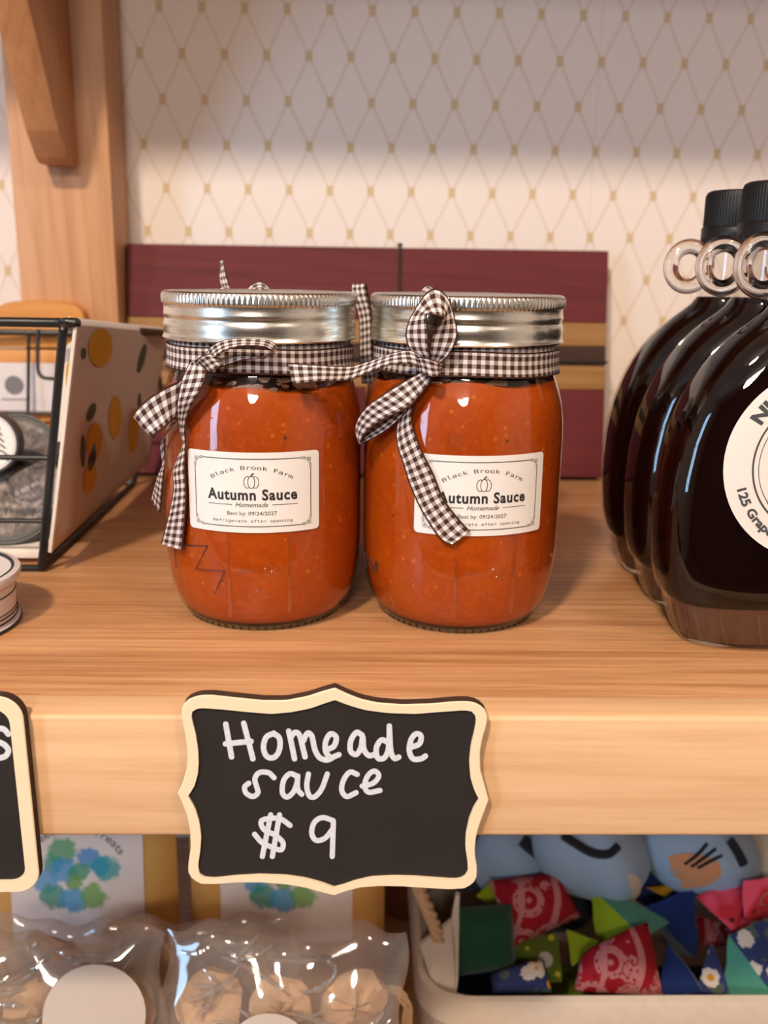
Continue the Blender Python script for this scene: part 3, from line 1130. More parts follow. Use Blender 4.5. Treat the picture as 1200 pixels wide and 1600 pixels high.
def make_jar(c, label, lab_angle, fill, full=True, group='jars of autumn sauce'):
    jar = thing('sauce_jar', label, 'jar', c, group)
    v, f = lathe(GLASS_PROFILE, 96, c, None, True, False)
    glass = mk('glass_jar', v, f, 'jar_glass', jar)
    # thick bottom
    v, f = lathe([(27.6, 0.7), (29.0, 0.25), (30.4, 0.7), (32.0, 2.5), (31.2, 2.9), (28, 1.9), (8, 1.6)], 72, c)
    mk('glass_base', v, f, 'jar_base_glass', jar)
    rings = []
    for k in range(60):
        a = 2 * math.pi * k / 60
        rings.append(tube([(c[0] + 30.0 * math.sin(a), c[1] - 30.0 * math.cos(a), c[2] + 0.35), (c[0] + 31.6 * math.sin(a), c[1] - 31.6 * math.cos(a), c[2] + 1.5)], 0.35, 5))
    v, f = join(*rings)
    mk('base_stippling', v, f, 'jar_base_glass', jar)['kind'] = 'stuff'
    prof = [p for p in SAUCE_PROFILE if p[1] < fill]
    top = np.interp(fill, [p[1] for p in GLASS_PROFILE[2:]], [p[0] for p in GLASS_PROFILE[2:]]) - 0.45
    prof = prof + [(top, fill), (top - 1.4, fill + 0.4), (18, fill + 0.3), (4, fill + 0.2)]
    v, f = lathe(prof, 96, c, lambda r, i, a: r)
    nring = len(prof)
    v = [(p[0], p[1], p[2] + (0.9 * math.sin(3 * math.atan2(p[1] - c[1], p[0] - c[0]) + 1) + 0.6 * math.sin(7 * math.atan2(p[1] - c[1], p[0] - c[0])) if p[2] - c[2] > fill - 0.1 else 0)) for p in v]
    mk('sauce', v, f, 'sauce', jar)
    # smears above the fill line
    sm = []
    r2 = random.Random(int(c[0] * 10))
    for k in range(46):
        a = r2.uniform(-1.9, 1.9)
        h = fill + r2.uniform(0.3, 4.6)
        rr = np.interp(h, [p[1] for p in GLASS_PROFILE[2:]], [p[0] for p in GLASS_PROFILE[2:]]) - 0.5
        pts = []
        s = r2.uniform(1.2, 3.6)
        V_, F_ = [], []
        V_.append((c[0] + rr * math.sin(a), c[1] - rr * math.cos(a), c[2] + h))
        for j in range(10):
            t = 2 * math.pi * j / 10
            e = r2.uniform(0.6, 1.2)
            hh = h + math.sin(t) * s * 0.38 * e
            aa = a + math.cos(t) * s * e / 36
            r_ = np.interp(hh, [p[1] for p in GLASS_PROFILE[2:]], [p[0] for p in GLASS_PROFILE[2:]]) - 0.55
            V_.append((c[0] + r_ * math.sin(aa), c[1] - r_ * math.cos(aa), c[2] + hh))
        for j in range(10):
            F_.append((0, 1 + j, 1 + (j + 1) % 10))
        sm.append((V_, F_))
    v, f = join(*sm)
    mk('sauce_residue', v, f, 'sauce_residue', jar)['kind'] = 'stuff'
    # screw band: rolled lower edge, two thread swells, knurled top
    band = [(36.4, 110.0), (37.2, 109.8), (37.5, 110.3), (37.3, 110.9), (36.95, 111.5), (36.95, 112.6), (37.05, 113.8), (37.1, 115.0), (36.9, 116.2), (36.55, 117.0), (36.5, 117.6),
            (36.75, 118.3), (36.95, 118.9), (36.85, 119.6), (36.65, 120.6), (36.6, 121.8), (36.75, 122.6), (37.2, 123.1), (37.3, 123.6), (37.3, 126.0), (37.0, 126.9), (36.3, 127.4), (34.6, 127.4), (34.2, 126.9)]
    band = [(r, z + 0.6) for r, z in band]

    def knurl(r, i, a):
        return r + (0.2 * math.cos(a * 122) if 17 <= i <= 19 else 0.0)
    v, f = lathe(band, 732, c, knurl, False, False)
    lid = mk('lid', v, f, 'lid_metal', jar)
    v, f = lathe([(34.4, 126.2), (34.4, 127.3), (33.0, 127.9), (31.0, 127.5), (30.0, 127.4), (12, 127.5), (2, 127.5)], 96, c, None, True, True)
    mk('lid_disc', v, f, 'lid_top_metal', lid)
    if full:
        jar_label(jar, c, lab_angle, 57.0)
        raised(jar, c, lab_angle, [[(-9.2, 9), (-9.2, 41)], [(13.5, 10), (13.5, 41)]], 'embossing', 1.2)
        raised(jar, c, lab_angle, [[(-7.0, 27.5), (0.5, 27.5)]], 'embossing', 1.0)
        zero = lambda u0: [(u0 + 1.3 * math.cos(q), 27.4 + 1.9 * math.sin(q)) for q in np.linspace(0, 2 * math.pi, 15)]
        raised(jar, c, lab_angle, [[(2.6, 25.5), (2.6, 29.3)], zero(5.6), zero(9.4)], 'embossing', 0.55)
        raised(jar, c, lab_angle, [[(-1.6, 17.0), (-1.6, 20.4), (0.2, 18.6), (2.0, 20.4), (2.0, 17.0)], [(3.8, 20.4), (3.8, 17.0), (5.8, 17.0)]], 'embossing', 0.55)
        raised(jar, c, lab_angle, [[(-13, 74), (-13, 80)], [(-9.6, 74), (-9.6, 80)], [(12, 74), (12, 79)]], 'embossing', 1.6)
    return jar


def wraps(jar, c):
    """The ribbon wound twice round the neck; returns the object that carries the bow."""
    parts = []
    n = 96
    for lo, hi, r, ph, amp in ((103.2, 112.4, 35.2, 0.3, 0.5), (98.9, 108.1, 36.2, 2.0, 0.8)):
        pairs = []
        for k in range(n + 1):
            a = 2 * math.pi * k / n + math.pi
            dz = amp * math.sin(a + ph) + 0.25 * math.sin(5 * a + ph)
            pairs.append(((c[0] + (r - .15) * math.sin(a), c[1] - (r - .15) * math.cos(a), c[2] + hi + dz),
                          (c[0] + (r + .5) * math.sin(a), c[1] - (r + .5) * math.cos(a), c[2] + lo + dz)))
        parts.append(strip(pairs, 1))
    V, Fc, UV, k = [], [], [], 0
    for v, f, u in parts:
        V += [tuple(p) for p in v]
        Fc += [tuple(i + k for i in q) for q in f]
        UV += u
        k += len(v)
    return mk('ribbon', V, Fc, 'gingham', jar, uv=UV)


def bow_piece(name, parent, pairs, n=7):
    v, f, u = strip(pairs, n)
    return mk(name, v, f, 'gingham', parent, uv=u)


JL = (-39.6, 376.5, 0.0)
JRT = (40.6, 374.5, 0.0)
jl = make_jar(JL, 'jar of orange sauce whose whole label shows, bow at its left shoulder', -0.005, 93.5)
jr = make_jar(JRT, 'jar of orange sauce whose label is crossed by a ribbon tail', 0.105, 96.5)
jbl = make_jar((-43.0, 458.0, 0.0), 'sauce jar hidden behind the jar with the fully visible label', 0.0, 94, False)
jbr = make_jar((38.0, 457.0, 0.0), 'sauce jar hidden behind the jar with the ribbon-crossed label', 0.0, 94, False)


BS = 0.94
jbl.scale = jbr.scale = (BS, BS, BS)
back_centre = np.array([-43.0, 458.0, 0.0])


def on_cyl(x, y, c, r):
    """Point on the camera side of a vertical cylinder of radius r round the jar, at pixel x, y."""
    d = ray(x, y)
    a = d[0] ** 2 + d[1] ** 2
    b = -2 * (d[0] * c[0] + d[1] * c[1])
    k = c[0] ** 2 + c[1] ** 2 - r * r
    disc = b * b - 4 * a * k
    t = (-b - math.sqrt(max(disc, 0))) / (2 * a)
    p = d * t
    return np.array([p[0], p[1], p[2] + EYE])


def zp(lst, ox, oy, s, c, e):
    """Edge pairs read in a magnified crop (origin ox, oy, scale s); e = radius from the jar axis, single or per edge."""
    out = []
    for q in lst:
        (ax, ay), (bx, by) = q[0], q[1]
        ea, eb = (q[2], q[3]) if len(q) > 3 else ((q[2], q[2]) if len(q) > 2 else (e, e))
        out.append((on_cyl(ox + ax / s, oy + ay / s, c, ea), on_cyl(ox + bx / s, oy + by / s, c, eb)))
    return out


# --- bow of the left jar
rb = wraps(jl, JL)
bow_piece('bow_loop', rb, zp([[(425, 520), (450, 565), 39, 40], [(455, 480), (475, 530), 41, 43], [(520, 452), (525, 500), 42, 45], [(610, 446), (605, 482), 42, 46], [(700, 452), (690, 486), 42, 46],
                              [(745, 470), (722, 498), 42, 45.5], [(756, 495), (735, 512), 42, 44], [(740, 522), (715, 525), 41.5, 43], [(690, 540), (660, 540), 41, 42], [(600, 528), (600, 548), 40, 41],
                              [(520, 545), (520, 572), 39, 40], [(455, 560), (465, 592), 38.5, 39]], 180, 380, 3.0, JL, 42))
bow_piece('bow_loop', rb, zp([[(560, 60), (570, 130), 40, 41], [(470, 130), (470, 330), 43, 43], [(400, 185), (388, 470), 46, 45], [(290, 240), (345, 510), 49, 47], [(180, 310), (300, 560), 51, 50], [(90, 390), (240, 605), 53, 52],
                              [(42, 450), (200, 632), 54, 53], [(48, 462), (205, 640), 52, 51], [(100, 400), (240, 600), 49, 48], [(250, 290), (340, 500), 44, 43], [(420, 190), (430, 330), 40, 40]], 200, 560, 5.164, JL, 45))
bow_piece('ribbon_tail', rb, zp([[(500, 30), (610, 60), 42, 42], [(440, 150), (634, 130), 44, 44], [(410, 270), (592, 250), 46, 45], [(395, 380), (530, 345), 46, 45], [(405, 480), (475, 480), 44, 43], [(420, 590), (460, 590), 42, 42],
                                 [(442, 700), (466, 690), 41, 41.5], [(388, 830), (464, 790), 41.5, 41.5], [(362, 930), (460, 900), 41.5, 41.3], [(368, 1060), (470, 1050), 41.5, 41.3], [(330, 1250), (468, 1220), 42, 41.5], [(268, 1495), (440, 1545), 43, 41.5]], 200, 560, 5.164, JL, 42))
bow_piece('ribbon_tail', rb, zp([[(400, 400), (420, 460), 42, 42], [(330, 555), (385, 520), 42, 41.5], [(262, 690), (300, 640), 42, 41], [(275, 850), (300, 830), 42, 41], [(240, 950), (287, 960), 42, 41], [(185, 1130), (262, 1250), 43, 41]], 200, 560, 5.164, JL, 42))
bow_piece('knot', rb, zp([[(375, 560), (425, 610), 39, 39.5], [(395, 535), (455, 600), 43, 43.5], [(430, 520), (490, 580), 44, 44.5], [(475, 530), (505, 570), 41, 41], [(495, 545), (500, 565), 38, 38]], 180, 380, 3.0, JL, 44))

# --- bow of the right jar
rb = wraps(jr, JRT)
Z2 = (540, 430, 2.857)
bow_piece('bow_loop', rb, zp([[(330, 395), (392, 395), 40, 40], [(283, 325), (373, 335), 43, 44], [(268, 262), (370, 262), 44, 46], [(284, 200), (362, 188), 44, 47], [(318, 140), (372, 174), 42, 48], [(352, 88), (400, 180), 40, 49],
                              [(400, 60), (424, 186), 39.5, 49.5], [(452, 95), (440, 196), 40, 49], [(484, 180), (425, 205), 41, 48], [(499, 270), (382, 275), 42, 46], [(465, 350), (375, 340), 42, 44], [(412, 400), (378, 385), 40, 41]], *Z2, JRT, 43))
bow_piece('bow_loop', rb, zp([[(345, 430), (385, 470), 40, 40], [(270, 468), (325, 545), 43, 43], [(170, 530), (275, 595), 46, 46], [(92, 588), (175, 643), 48, 48], [(50, 652), (108, 688), 49, 49], [(46, 705), (75, 728), 49, 49], [(62, 748), (72, 750), 48, 48],
                              [(110, 735), (82, 705), 46, 46], [(200, 680), (150, 650), 44, 44], [(290, 590), (240, 570), 42, 42], [(360, 490), (320, 470), 40, 40]], *Z2, JRT, 45))
bow_piece('ribbon_tail', rb, zp([[(330, 460), (372, 470), 39, 39], [(295, 540), (340, 530), 41, 41], [(250, 605), (308, 570), 42, 42], [(228, 680), (296, 640), 42, 42], [(230, 760), (312, 705), 42, 41.5], [(256, 840), (345, 790), 41.5, 41.2],
                                 [(285, 935), (395, 890), 41.2, 41], [(343, 1060), (440, 1000), 41, 41], [(420, 1175), (515, 1098), 41, 41], [(470, 1205), (557, 1143), 41.5, 41.2]], *Z2, JRT, 41))
tl = []
for ax, ay, aY, bx, by, bY in ((662, 560, 338, 664, 580, 338), (640, 547, 338, 645, 570, 337), (610, 553, 341, 608, 571, 339), (575, 565, 344, 566, 587, 342), (545, 572, 343, 540, 595, 341), (497, 570, 337, 497, 597, 335.5), (450, 567, 336.3, 457, 602, 334.5)):
    tl.append((at(ax, ay, aY), at(bx, by, bY)))
bow_piece('ribbon_tail', rb, tl)
bow_piece('knot', rb, zp([[(300, 385), (320, 430), 39, 39], [(325, 365), (345, 440), 44, 44], [(365, 370), (385, 455), 46, 46], [(410, 385), (415, 450), 44, 44], [(440, 395), (425, 440), 39, 39]], *Z2, JRT, 44))

# --- what shows of the two bows behind
rb = wraps(jbl, (-43.0, 458.0, 0.0))
def yp(lst):
    return [tuple(back_centre + (p - back_centre) / BS for p in (at(a, b, Y1), at(c_, d_, Y2))) for a, b, Y1, c_, d_, Y2 in lst]
bow_piece('ribbon_tail', rb, yp([(350, 500, 418, 368, 500, 418), (348, 460, 417, 362, 458, 417), (343, 435, 420, 354, 432, 417), (345, 418, 421, 350, 415, 419), (344, 408, 421, 349, 406, 420)]))
bow_piece('bow_loop', rb, yp([(372, 520, 418, 392, 520, 417), (384, 470, 415, 400, 475, 412), (388, 450, 415, 402, 460, 410), (404, 441, 415, 406, 455, 410), (418, 447, 415, 412, 458, 411), (424, 465, 416, 412, 470, 413), (410, 520, 418, 396, 520, 417)]))
bow_piece('bow_loop', rb, yp([(355, 520, 418, 372, 520, 416), (338, 470, 416, 352, 475, 412), (342, 452, 417, 354, 458, 411), (356, 450, 417, 360, 459, 411), (366, 462, 417, 362, 470, 412), (372, 520, 418, 366, 520, 416)]))
rb = wraps(jbr, (38.0, 457.0, 0.0))
back_centre = np.array([38.0, 457.0, 0.0])
bow_piece('bow_loop', rb, yp([(566, 600, 430, 588, 598, 424), (562, 560, 430, 582, 556, 424), (561, 500, 428, 580, 495, 424), (550, 462, 426, 573, 460, 424), (549, 448, 427, 571, 446, 425), (553, 450, 430, 574, 450, 428), (570, 520, 432, 588, 520, 428), (580, 590, 432, 600, 590, 428)]))
bow_piece('bow_loop', rb, yp([(640, 520, 417, 660, 520, 416), (652, 470, 414, 668, 472, 411), (660, 452, 414, 672, 456, 411), (672, 448, 415, 680, 454, 412), (690, 465, 417, 688, 470, 414)]))

# dark reflections along embossed edges of the left jar, painted as ink lines
parts = []
for P in ([(290, 851), (324, 853)], [(324, 853), (305, 889)], [(305, 889), (351, 892)], [(351, 892), (335, 928)], [(348, 906), (341, 912)], [(272, 852), (275, 888)]):
    A_ = [on_cyl(x, y, JL, JR + 0.15) for x, y in P]
    P3 = [A_[0] + (A_[1] - A_[0]) * t for t in np.linspace(0, 1, 5)]
    P3 = [np.array([JL[0] + (JR + .1) * (p[0] - JL[0]) / np.hypot(p[0] - JL[0], p[1] - JL[1]), JL[1] + (JR + .1) * (p[1] - JL[1]) / np.hypot(p[0] - JL[0], p[1] - JL[1]), p[2]]) for p in P3]
    parts.append(tube(P3, 0.16, 6))
v, f = join(*parts)
tag(mk('script_reflection', v, f, 'ink', jl), 'thin dark zigzag line painted as reflection along embossed script')
parts = []
for P in ([(569, 862), (572, 888)], [(572, 888), (577, 872)], [(577, 872), (582, 892)], [(582, 892), (588, 878)], [(588, 878), (588, 895)]):
    A_ = [on_cyl(x, y, JRT, JR + 0.1) for x, y in P]
    parts.append(tube([A_[0], A_[1]], 0.22, 6))
v, f = join(*parts)
mk('script_reflection', v, f, 'ink', jr)  # dark glass-edge reflections of the right jar, also drawn in ink


# ------------------------------------------------------------------ syrup bottles
ZP = [0, 1.2, 3, 8, 14, 17.5, 18.6, 20.5, 28, 40, 52, 65, 78, 86, 92, 98, 104, 109, 114, 117.5, 121, 124, 127.5, 132, 138, 150]
WP = [36.5, 38.5, 40.0, 42.0, 43.8, 44.8, 46.2, 47.2, 49.2, 50.4, 50.8, 50.2, 48.2, 45.8, 43.4, 40.6, 37.0, 33.4, 28.8, 25.0, 20.6, 17.0, 14.6, 13.4, 13.0, 13.0]
DP = [16.0, 17.2, 18.0, 18.6, 19.0, 19.2, 19.9, 20.2, 20.4, 20.6, 20.6, 20.6, 20.4, 20.2, 20.0, 19.6, 19.0, 18.3, 17.4, 16.6, 15.6, 14.6, 13.7, 13.2, 13.0, 13.0]
EP = [2.8, 2.9, 3.0, 3.2, 3.4, 3.5, 3.5] + [3.6] * 8 + [3.4, 3.2, 3.0, 2.8, 2.6, 2.4, 2.2, 2.1, 2.0, 2.0, 2.0]


def bottle_rings(c, z0, z1, inset, seg=96, facets=True, zs=None):
    zz = sorted(set([z for z in ZP if z0 < z < z1] + [z0, z1]))
    V, Fc = [], []
    for z in zz:
        w = np.interp(z, ZP, WP) - inset
        d = np.interp(z, ZP, DP) - inset
        e = np.interp(z, ZP, EP)
        for j in range(seg):
            a = 2 * math.pi * j / seg
            s, q = math.sin(a), math.cos(a)
            k = 1.0
            if facets and 2.5 < z < 16:
                k = 1 - 0.030 * (0.5 + 0.5 * math.cos(16 * a)) ** 6
            V.append((c[0] + k * w * math.copysign(abs(s) ** (2 / e), s), c[1] - k * d * math.copysign(abs(q) ** (2 / e), q), c[2] + z))
    n = len(zz)
    for i in range(n - 1):
        for j in range(seg):
            k = (j + 1) % seg
            Fc.append((i * seg + j, i * seg + k, (i + 1) * seg + k, (i + 1) * seg + j))
    return V, Fc, n, seg


def make_bottle(c, label):
    b = thing('syrup_bottle', label, 'bottle', c, 'glass jugs of dark syrup')
    V, Fc, n, s = bottle_rings(c, 0, 150, 0)
    Fc.append(tuple(range(s - 1, -1, -1)))
    mk('glass_bottle', V, Fc, 'bottle_glass', b)
    V, Fc, n, s = bottle_rings(c, 17.0, 127.0, 0.9, facets=False)
    Fc.append(tuple(range(s - 1, -1, -1)))
    Fc.append(tuple(range((n - 1) * s, n * s)))
    mk('syrup', V, Fc, 'syrup', b)
    V, Fc, n, s = bottle_rings(c, 2.2, 16.9, 1.4)
    Fc.append(tuple(range(s - 1, -1, -1)))
    Fc.append(tuple(range((n - 1) * s, n * s)))
    o = mk('syrup', V, Fc, 'syrup_lit_through', b)
    o['label'] = 'syrup in the faceted foot, coloured brown as if light passes through'
    for k in range(18):
        a = 2 * math.pi * (k + .5) / 18
        P = []
        for z in (2.4, 5, 9, 13, 16):
            w, d, e = (np.interp(z, ZP, q) for q in (WP, DP, EP))
            P.append((c[0] + (w + .1) * math.copysign(abs(math.sin(a)) ** (2 / e), math.sin(a)), c[1] - (d + .1) * math.copysign(abs(math.cos(a)) ** (2 / e), math.cos(a)), c[2] + z))
        v, f = tube(P, [0.3, 0.75, 0.75, 0.75, 0.3], 8)
        mk('foot_rib', v, f, 'bottle_glass', b)
    # ring handles on both sides of the neck
    for sgn in (-1, 1):
        P = []
        for k in range(40):
            a = 2 * math.pi * k / 40
            P.append((c[0] + sgn * (19.8 + 8.0 * math.cos(a)), c[1], c[2] + 140.0 + 8.6 * math.sin(a)))
        v, f = tube(P, 3.3, 14, True)
        mk('ring_handle', v, f, 'loop_glass', b)
    # cap with ribbed skirt and tamper ring
    prof = [(13.2, 149.6), (14.6, 149.6), (14.9, 150.2), (14.9, 156.2), (14.5, 156.8), (14.2, 157.0), (14.2, 157.4), (14.2, 169.5), (13.6, 171.3), (12.4, 172.0), (4, 172.0)]
    v, f = lathe(prof, 288, c, lambda r, i, a: r + (0.16 * math.cos(72 * a) if 6 <= i <= 7 else 0), True, True)
    mk('cap', v, f, 'black_plastic', b)
    return b


BX = 162.5
bc = make_bottle((BX, 344.5, 0), 'front syrup bottle with the round cream label')
bb = make_bottle((BX + 1.0, 387.0, 0), 'middle syrup bottle, second of the receding row')
ba = make_bottle((BX + 1.5, 430.0, 0), 'rear syrup bottle nearest the patterned wall')

# round label of the front bottle
LC = np.array([BX - 1.0, 344.5 - 20.75, 72.0])


def disc_pts(r, n=72):
    return [(r * math.sin(2 * math.pi * k / n), r * math.cos(2 * math.pi * k / n)) for k in range(n)]


def bottle_front(x, z, off):
    """y of the bottle's front at (x, z) relative to its axis."""
    w = np.interp(z, ZP, WP)
    d = np.interp(z, ZP, DP)
    e = np.interp(z, ZP, EP)
    q = min(0.999, abs(x) / w)
    return -d * (1 - q ** e) ** (1 / e) - off


def on_bottle(vf, off):
    return [(BX + p[0], 344.5 + bottle_front(p[0], 72 + p[1], off), 72 + p[1]) for p in vf[0]], vf[1]


V, Fc = [(0, 0)], []
rs = [6, 12, 18, 24, 29, 33, 34.6]
for r_ in rs:
    V += disc_pts(r_)
for k in range(72):
    Fc.append((0, 1 + (k + 1) % 72, 1 + k))
for i in range(len(rs) - 1):
    for k in range(72):
        Fc.append((1 + i * 72 + k, 1 + i * 72 + (k + 1) % 72, 1 + (i + 1) * 72 + (k + 1) % 72, 1 + (i + 1) * 72 + k))
v, f = on_bottle((V, Fc), 0.25)
blab = mk('label', v, f, 'label_cream', bc)


def ringline(r, w):
    return stroke2([(r * math.sin(a), r * math.cos(a)) for a in np.linspace(0, 2 * math.pi, 97)], w, False, smooth=False)


for name, vf in (('ring_line', ringline(24.6, 0.65)), ('ring_line', ringline(22.6, 0.25))):
    v, f = on_bottle(vf, 0.4)
    mk(name, v, f, 'ink_grey', blab, smooth=False)
for s_, size, wd_, bold, rad, a_mid, up in (('NH', 6.4, 10.4, 0.30, 27.2, -0.84, True), ('125 Grapev', 4.4, 25.0, 0.16, 30.6, 0, False)):
    t = text2(s_, size, wd_, None, bold)
    if up:
        vf = arc2(t, rad, 0, 0, True, a_mid)
    else:
        vf = arc2(t, rad, 0, 0, False, -0.86)
    v, f = on_bottle(vf, 0.4)
    mk('lettering', v, f, 'ink_grey', blab, smooth=False)
vf = join(stroke2([(-16.5, -1.0), (-18.6, -3.4), (-17.8, -6.2), (-16.0, -7.0)], 0.22), stroke2([(-18.8, -2.0), (-17.0, -0.4), (-15.0, 0.5)], 0.16), stroke2([(-17.2, -9.6), (-17.2, -14.2)], 1.7, False), stroke2([(-17.2, 8), (-15.5, 9.5), (-13.5, 9)], 0.2))
v, f = on_bottle(vf, 0.4)
mk('drawing', v, f, 'ink_grey', blab, smooth=False)


# ------------------------------------------------------------------ chalkboard price signs
def sign_pt(x, y, Y):
    return at(260 + x / 2.3077, 1060 + y / 2.3077, Y)


S_BACK, S_T = 273.3, 3.9
S_FRONT = S_BACK - S_T
OUT = [[(608, 35), (650, 55), (700, 75), (760, 88), (850, 95), (950, 92), (1040, 84), (1085, 83), (1120, 90), (1146, 108), (1158, 135), (1156, 165), (1141, 215), (1131, 270), (1133, 330), (1148, 385), (1163, 440)],
       [(1163, 440), (1146, 485), (1129, 530), (1116, 580), (1112, 630), (1120, 680), (1121, 715), (1106, 743), (1075, 759), (1020, 762), (940, 758), (850, 752), (770, 751), (700, 756), (650, 769), (605, 785)],
       [(605, 785), (560, 774), (500, 757), (430, 745), (340, 738), (250, 738), (180, 743), (125, 743), (93, 727), (77, 698), (80, 660), (88, 610), (85, 550), (75, 500), (58, 455), (40, 415)],
       [(40, 415), (60, 370), (73, 330), (77, 280), (70, 220), (58, 160), (52, 125), (60, 95), (85, 72), (120, 62), (160, 60), (250, 70), (350, 80), (430, 80), (510, 65), (560, 48), (608, 35)]]
INN = [[(608, 78), (660, 98), (720, 115), (800, 125), (900, 128), (1000, 120), (1075, 115), (1106, 120), (1118, 142), (1112, 185), (1098, 240), (1092, 300), (1097, 360), (1111, 405), (1127, 436)],
       [(1127, 436), (1108, 465), (1092, 505), (1080, 560), (1078, 610), (1086, 660), (1088, 695), (1073, 720), (1040, 726), (980, 722), (900, 716), (820, 714), (740, 718), (680, 732), (640, 746), (605, 755)],
       [(605, 755), (560, 738), (500, 722), (430, 712), (340, 709), (250, 714), (180, 722), (142, 721), (120, 708), (113, 680), (122, 620), (125, 570), (119, 520), (104, 470), (78, 425)],
       [(78, 425), (100, 390), (112, 350), (116, 310), (114, 260), (105, 200), (92, 150), (88, 128), (98, 112), (130, 107), (200, 112), (300, 122), (380, 128), (450, 122), (520, 108), (570, 90), (608, 78)]]
qn = 40


def outline(parts):
    P = []
    for p in parts:
        P += list(resample(p, qn + 1)[:-1])
    return np.array(P)


def framed_sign(root, outer_f, inner_f, Yf, Yb):
    """Wooden border ring with burnt edges and a black writing panel set into it."""
    n = len(outer_f)
    of = np.array(outer_f)
    inn = np.array(inner_f)
    cen = of.mean(0)
    shr = of + (cen - of) / np.linalg.norm(cen - of, axis=1)[:, None] * 0.35
    shr[:, 1] = Yf
    om = of.copy()
    om[:, 1] = Yf + 0.3
    ob = of.copy()
    ob[:, 1] = Yb
    ii = inn.copy()
    ii[:, 1] = Yf
    ib = inn.copy()
    ib[:, 1] = Yf + 0.9
    V = np.vstack([ii, shr, om, ob, ib])
    Fc, fm = [], []
    for i in range(n):
        k = (i + 1) % n
        Fc.append((i, i + n, k + n, k)); fm.append(0)
        Fc.append((i + n, i + 2 * n, k + 2 * n, k + n)); fm.append(0)
        Fc.append((i + 2 * n, i + 3 * n, k + 3 * n, k + 2 * n)); fm.append(1)
        Fc.append((i + 4 * n, i, k, k + 4 * n)); fm.append(0)
    Fc.append(tuple(range(3 * n, 4 * n))); fm.append(1)
    mk('frame', V, Fc, None, root, mats=['sign_wood', 'burl_wood'], fm=fm, smooth=False)
    V2 = np.vstack([ib - [0, 0.02, 0], ib + [0, 0.8, 0]])
    F2 = [tuple(range(n - 1, -1, -1)), tuple(range(n, 2 * n))] + [(i, (i + 1) % n, (i + 1) % n + n, i + n) for i in range(n)]
    return mk('chalkboard', V2, F2, 'chalkboard', root, smooth=False)


so = np.array([sign_pt(x, y, S_FRONT) for x, y in outline(OUT)])
si = np.array([sign_pt(x, y, S_FRONT) for x, y in outline(INN)])
sg = thing('price_sign', 'scalloped chalkboard price sign lettered for homemade sauce', 'sign', (so[:, 0].mean(), S_BACK, so[:, 2].min()))
pan = framed_sign(sg, so, si, S_FRONT, S_BACK)
YC = S_FRONT + 0.72


def chalk(name, strokes, w, parent, Yc, conv):
    parts = []
    for ks, s in enumerate(strokes):
        v, f = stroke2(s, w)
        m_ = (len(v) - 20) / 2
        lay = [i / 2 / m_ if i < 2 * m_ else (0.0 if i < 2 * m_ + 10 else 1.0) for i in range(len(v))]
        parts.append(([conv(p[0], p[1], Yc - 0.03 * ks - 0.05 * q_) for p, q_ in zip(v, lay)], [q[::-1] for q in f]))
    V, Fc = join(*parts)
    return mk(name, V, Fc, 'chalk', parent, smooth=False)


chalk('chalk_word', [[(214, 165), (235, 283)], [(279, 162), (312, 290)], [(213, 236), (305, 227)],
                     [(388, 198), (360, 212), (350, 250), (363, 282), (390, 284), (408, 255), (407, 215), (385, 198)],
                     [(441, 190), (452, 240), (462, 290)], [(447, 215), (463, 195), (480, 205), (492, 250), (500, 283)],
                     [(494, 225), (508, 198), (524, 208), (535, 255), (552, 285), (580, 294), (605, 282), (622, 275)],
                     [(578, 258), (605, 243), (612, 212), (592, 200), (575, 226), (574, 262), (590, 286)],
                     [(706, 205), (685, 195), (665, 225), (664, 262), (685, 274), (702, 248), (708, 210), (712, 255), (730, 278), (752, 274)],
                     [(800, 232), (775, 222), (757, 252), (763, 288), (788, 284), (802, 245), (804, 172)], [(804, 178), (809, 260), (822, 288), (838, 284)],
                     [(882, 248), (912, 236), (918, 208), (900, 200), (882, 222), (876, 262), (890, 290), (918, 290), (934, 280)]], 20, pan, YC, sign_pt)
chalk('chalk_word', [[(388, 358), (368, 340), (335, 340), (319, 362), (326, 392), (330, 412), (312, 426), (288, 414), (282, 392), (297, 378)],
                     [(470, 352), (445, 344), (423, 368), (418, 410), (434, 428), (456, 412), (470, 380), (474, 352)], [(472, 358), (474, 400), (488, 418)],
                     [(512, 345), (506, 388), (516, 424), (536, 426), (560, 398), (580, 345)],
                     [(688, 346), (662, 338), (640, 364), (632, 402), (650, 426), (684, 412)],
                     [(706, 388), (745, 378), (766, 352), (750, 334), (727, 350), (715, 385), (728, 410), (770, 404)]], 19, pan, YC, sign_pt)
chalk('chalk_price', [[(446, 530), (412, 507), (372, 505), (342, 515), (352, 545), (392, 565), (420, 592), (414, 618), (384, 610), (345, 592), (318, 562)],
                      [(376, 492), (346, 642)], [(408, 492), (382, 642)],
                      [(600, 512), (562, 502), (533, 520), (524, 558), (540, 584), (572, 576), (598, 545)], [(602, 515), (600, 580), (598, 642)]], 19, pan, YC, sign_pt)

# the neighbouring sign, cut by the left edge of the picture
lx = lambda x, y: at(x, y, S_FRONT)
ang = math.radians(1.6)
tr_ = lx(33, 1088)
br_ = lx(64, 1394)
dn = (br_ - tr_)
dn[1] = 0
Hs = np.linalg.norm(dn)
dn /= Hs
lf = np.array([dn[2], 0, -dn[0]])
Ws = 96.0


def sgn_rect(inset, r):
    pts = []
    for x, y in rounded_rect(Ws - 2 * inset, Hs - 2 * inset, r, 9):
        p = tr_ + lf * (Ws / 2 - x) + dn * (Hs / 2 - y)
        pts.append(p)
    return np.array(pts[::-1])


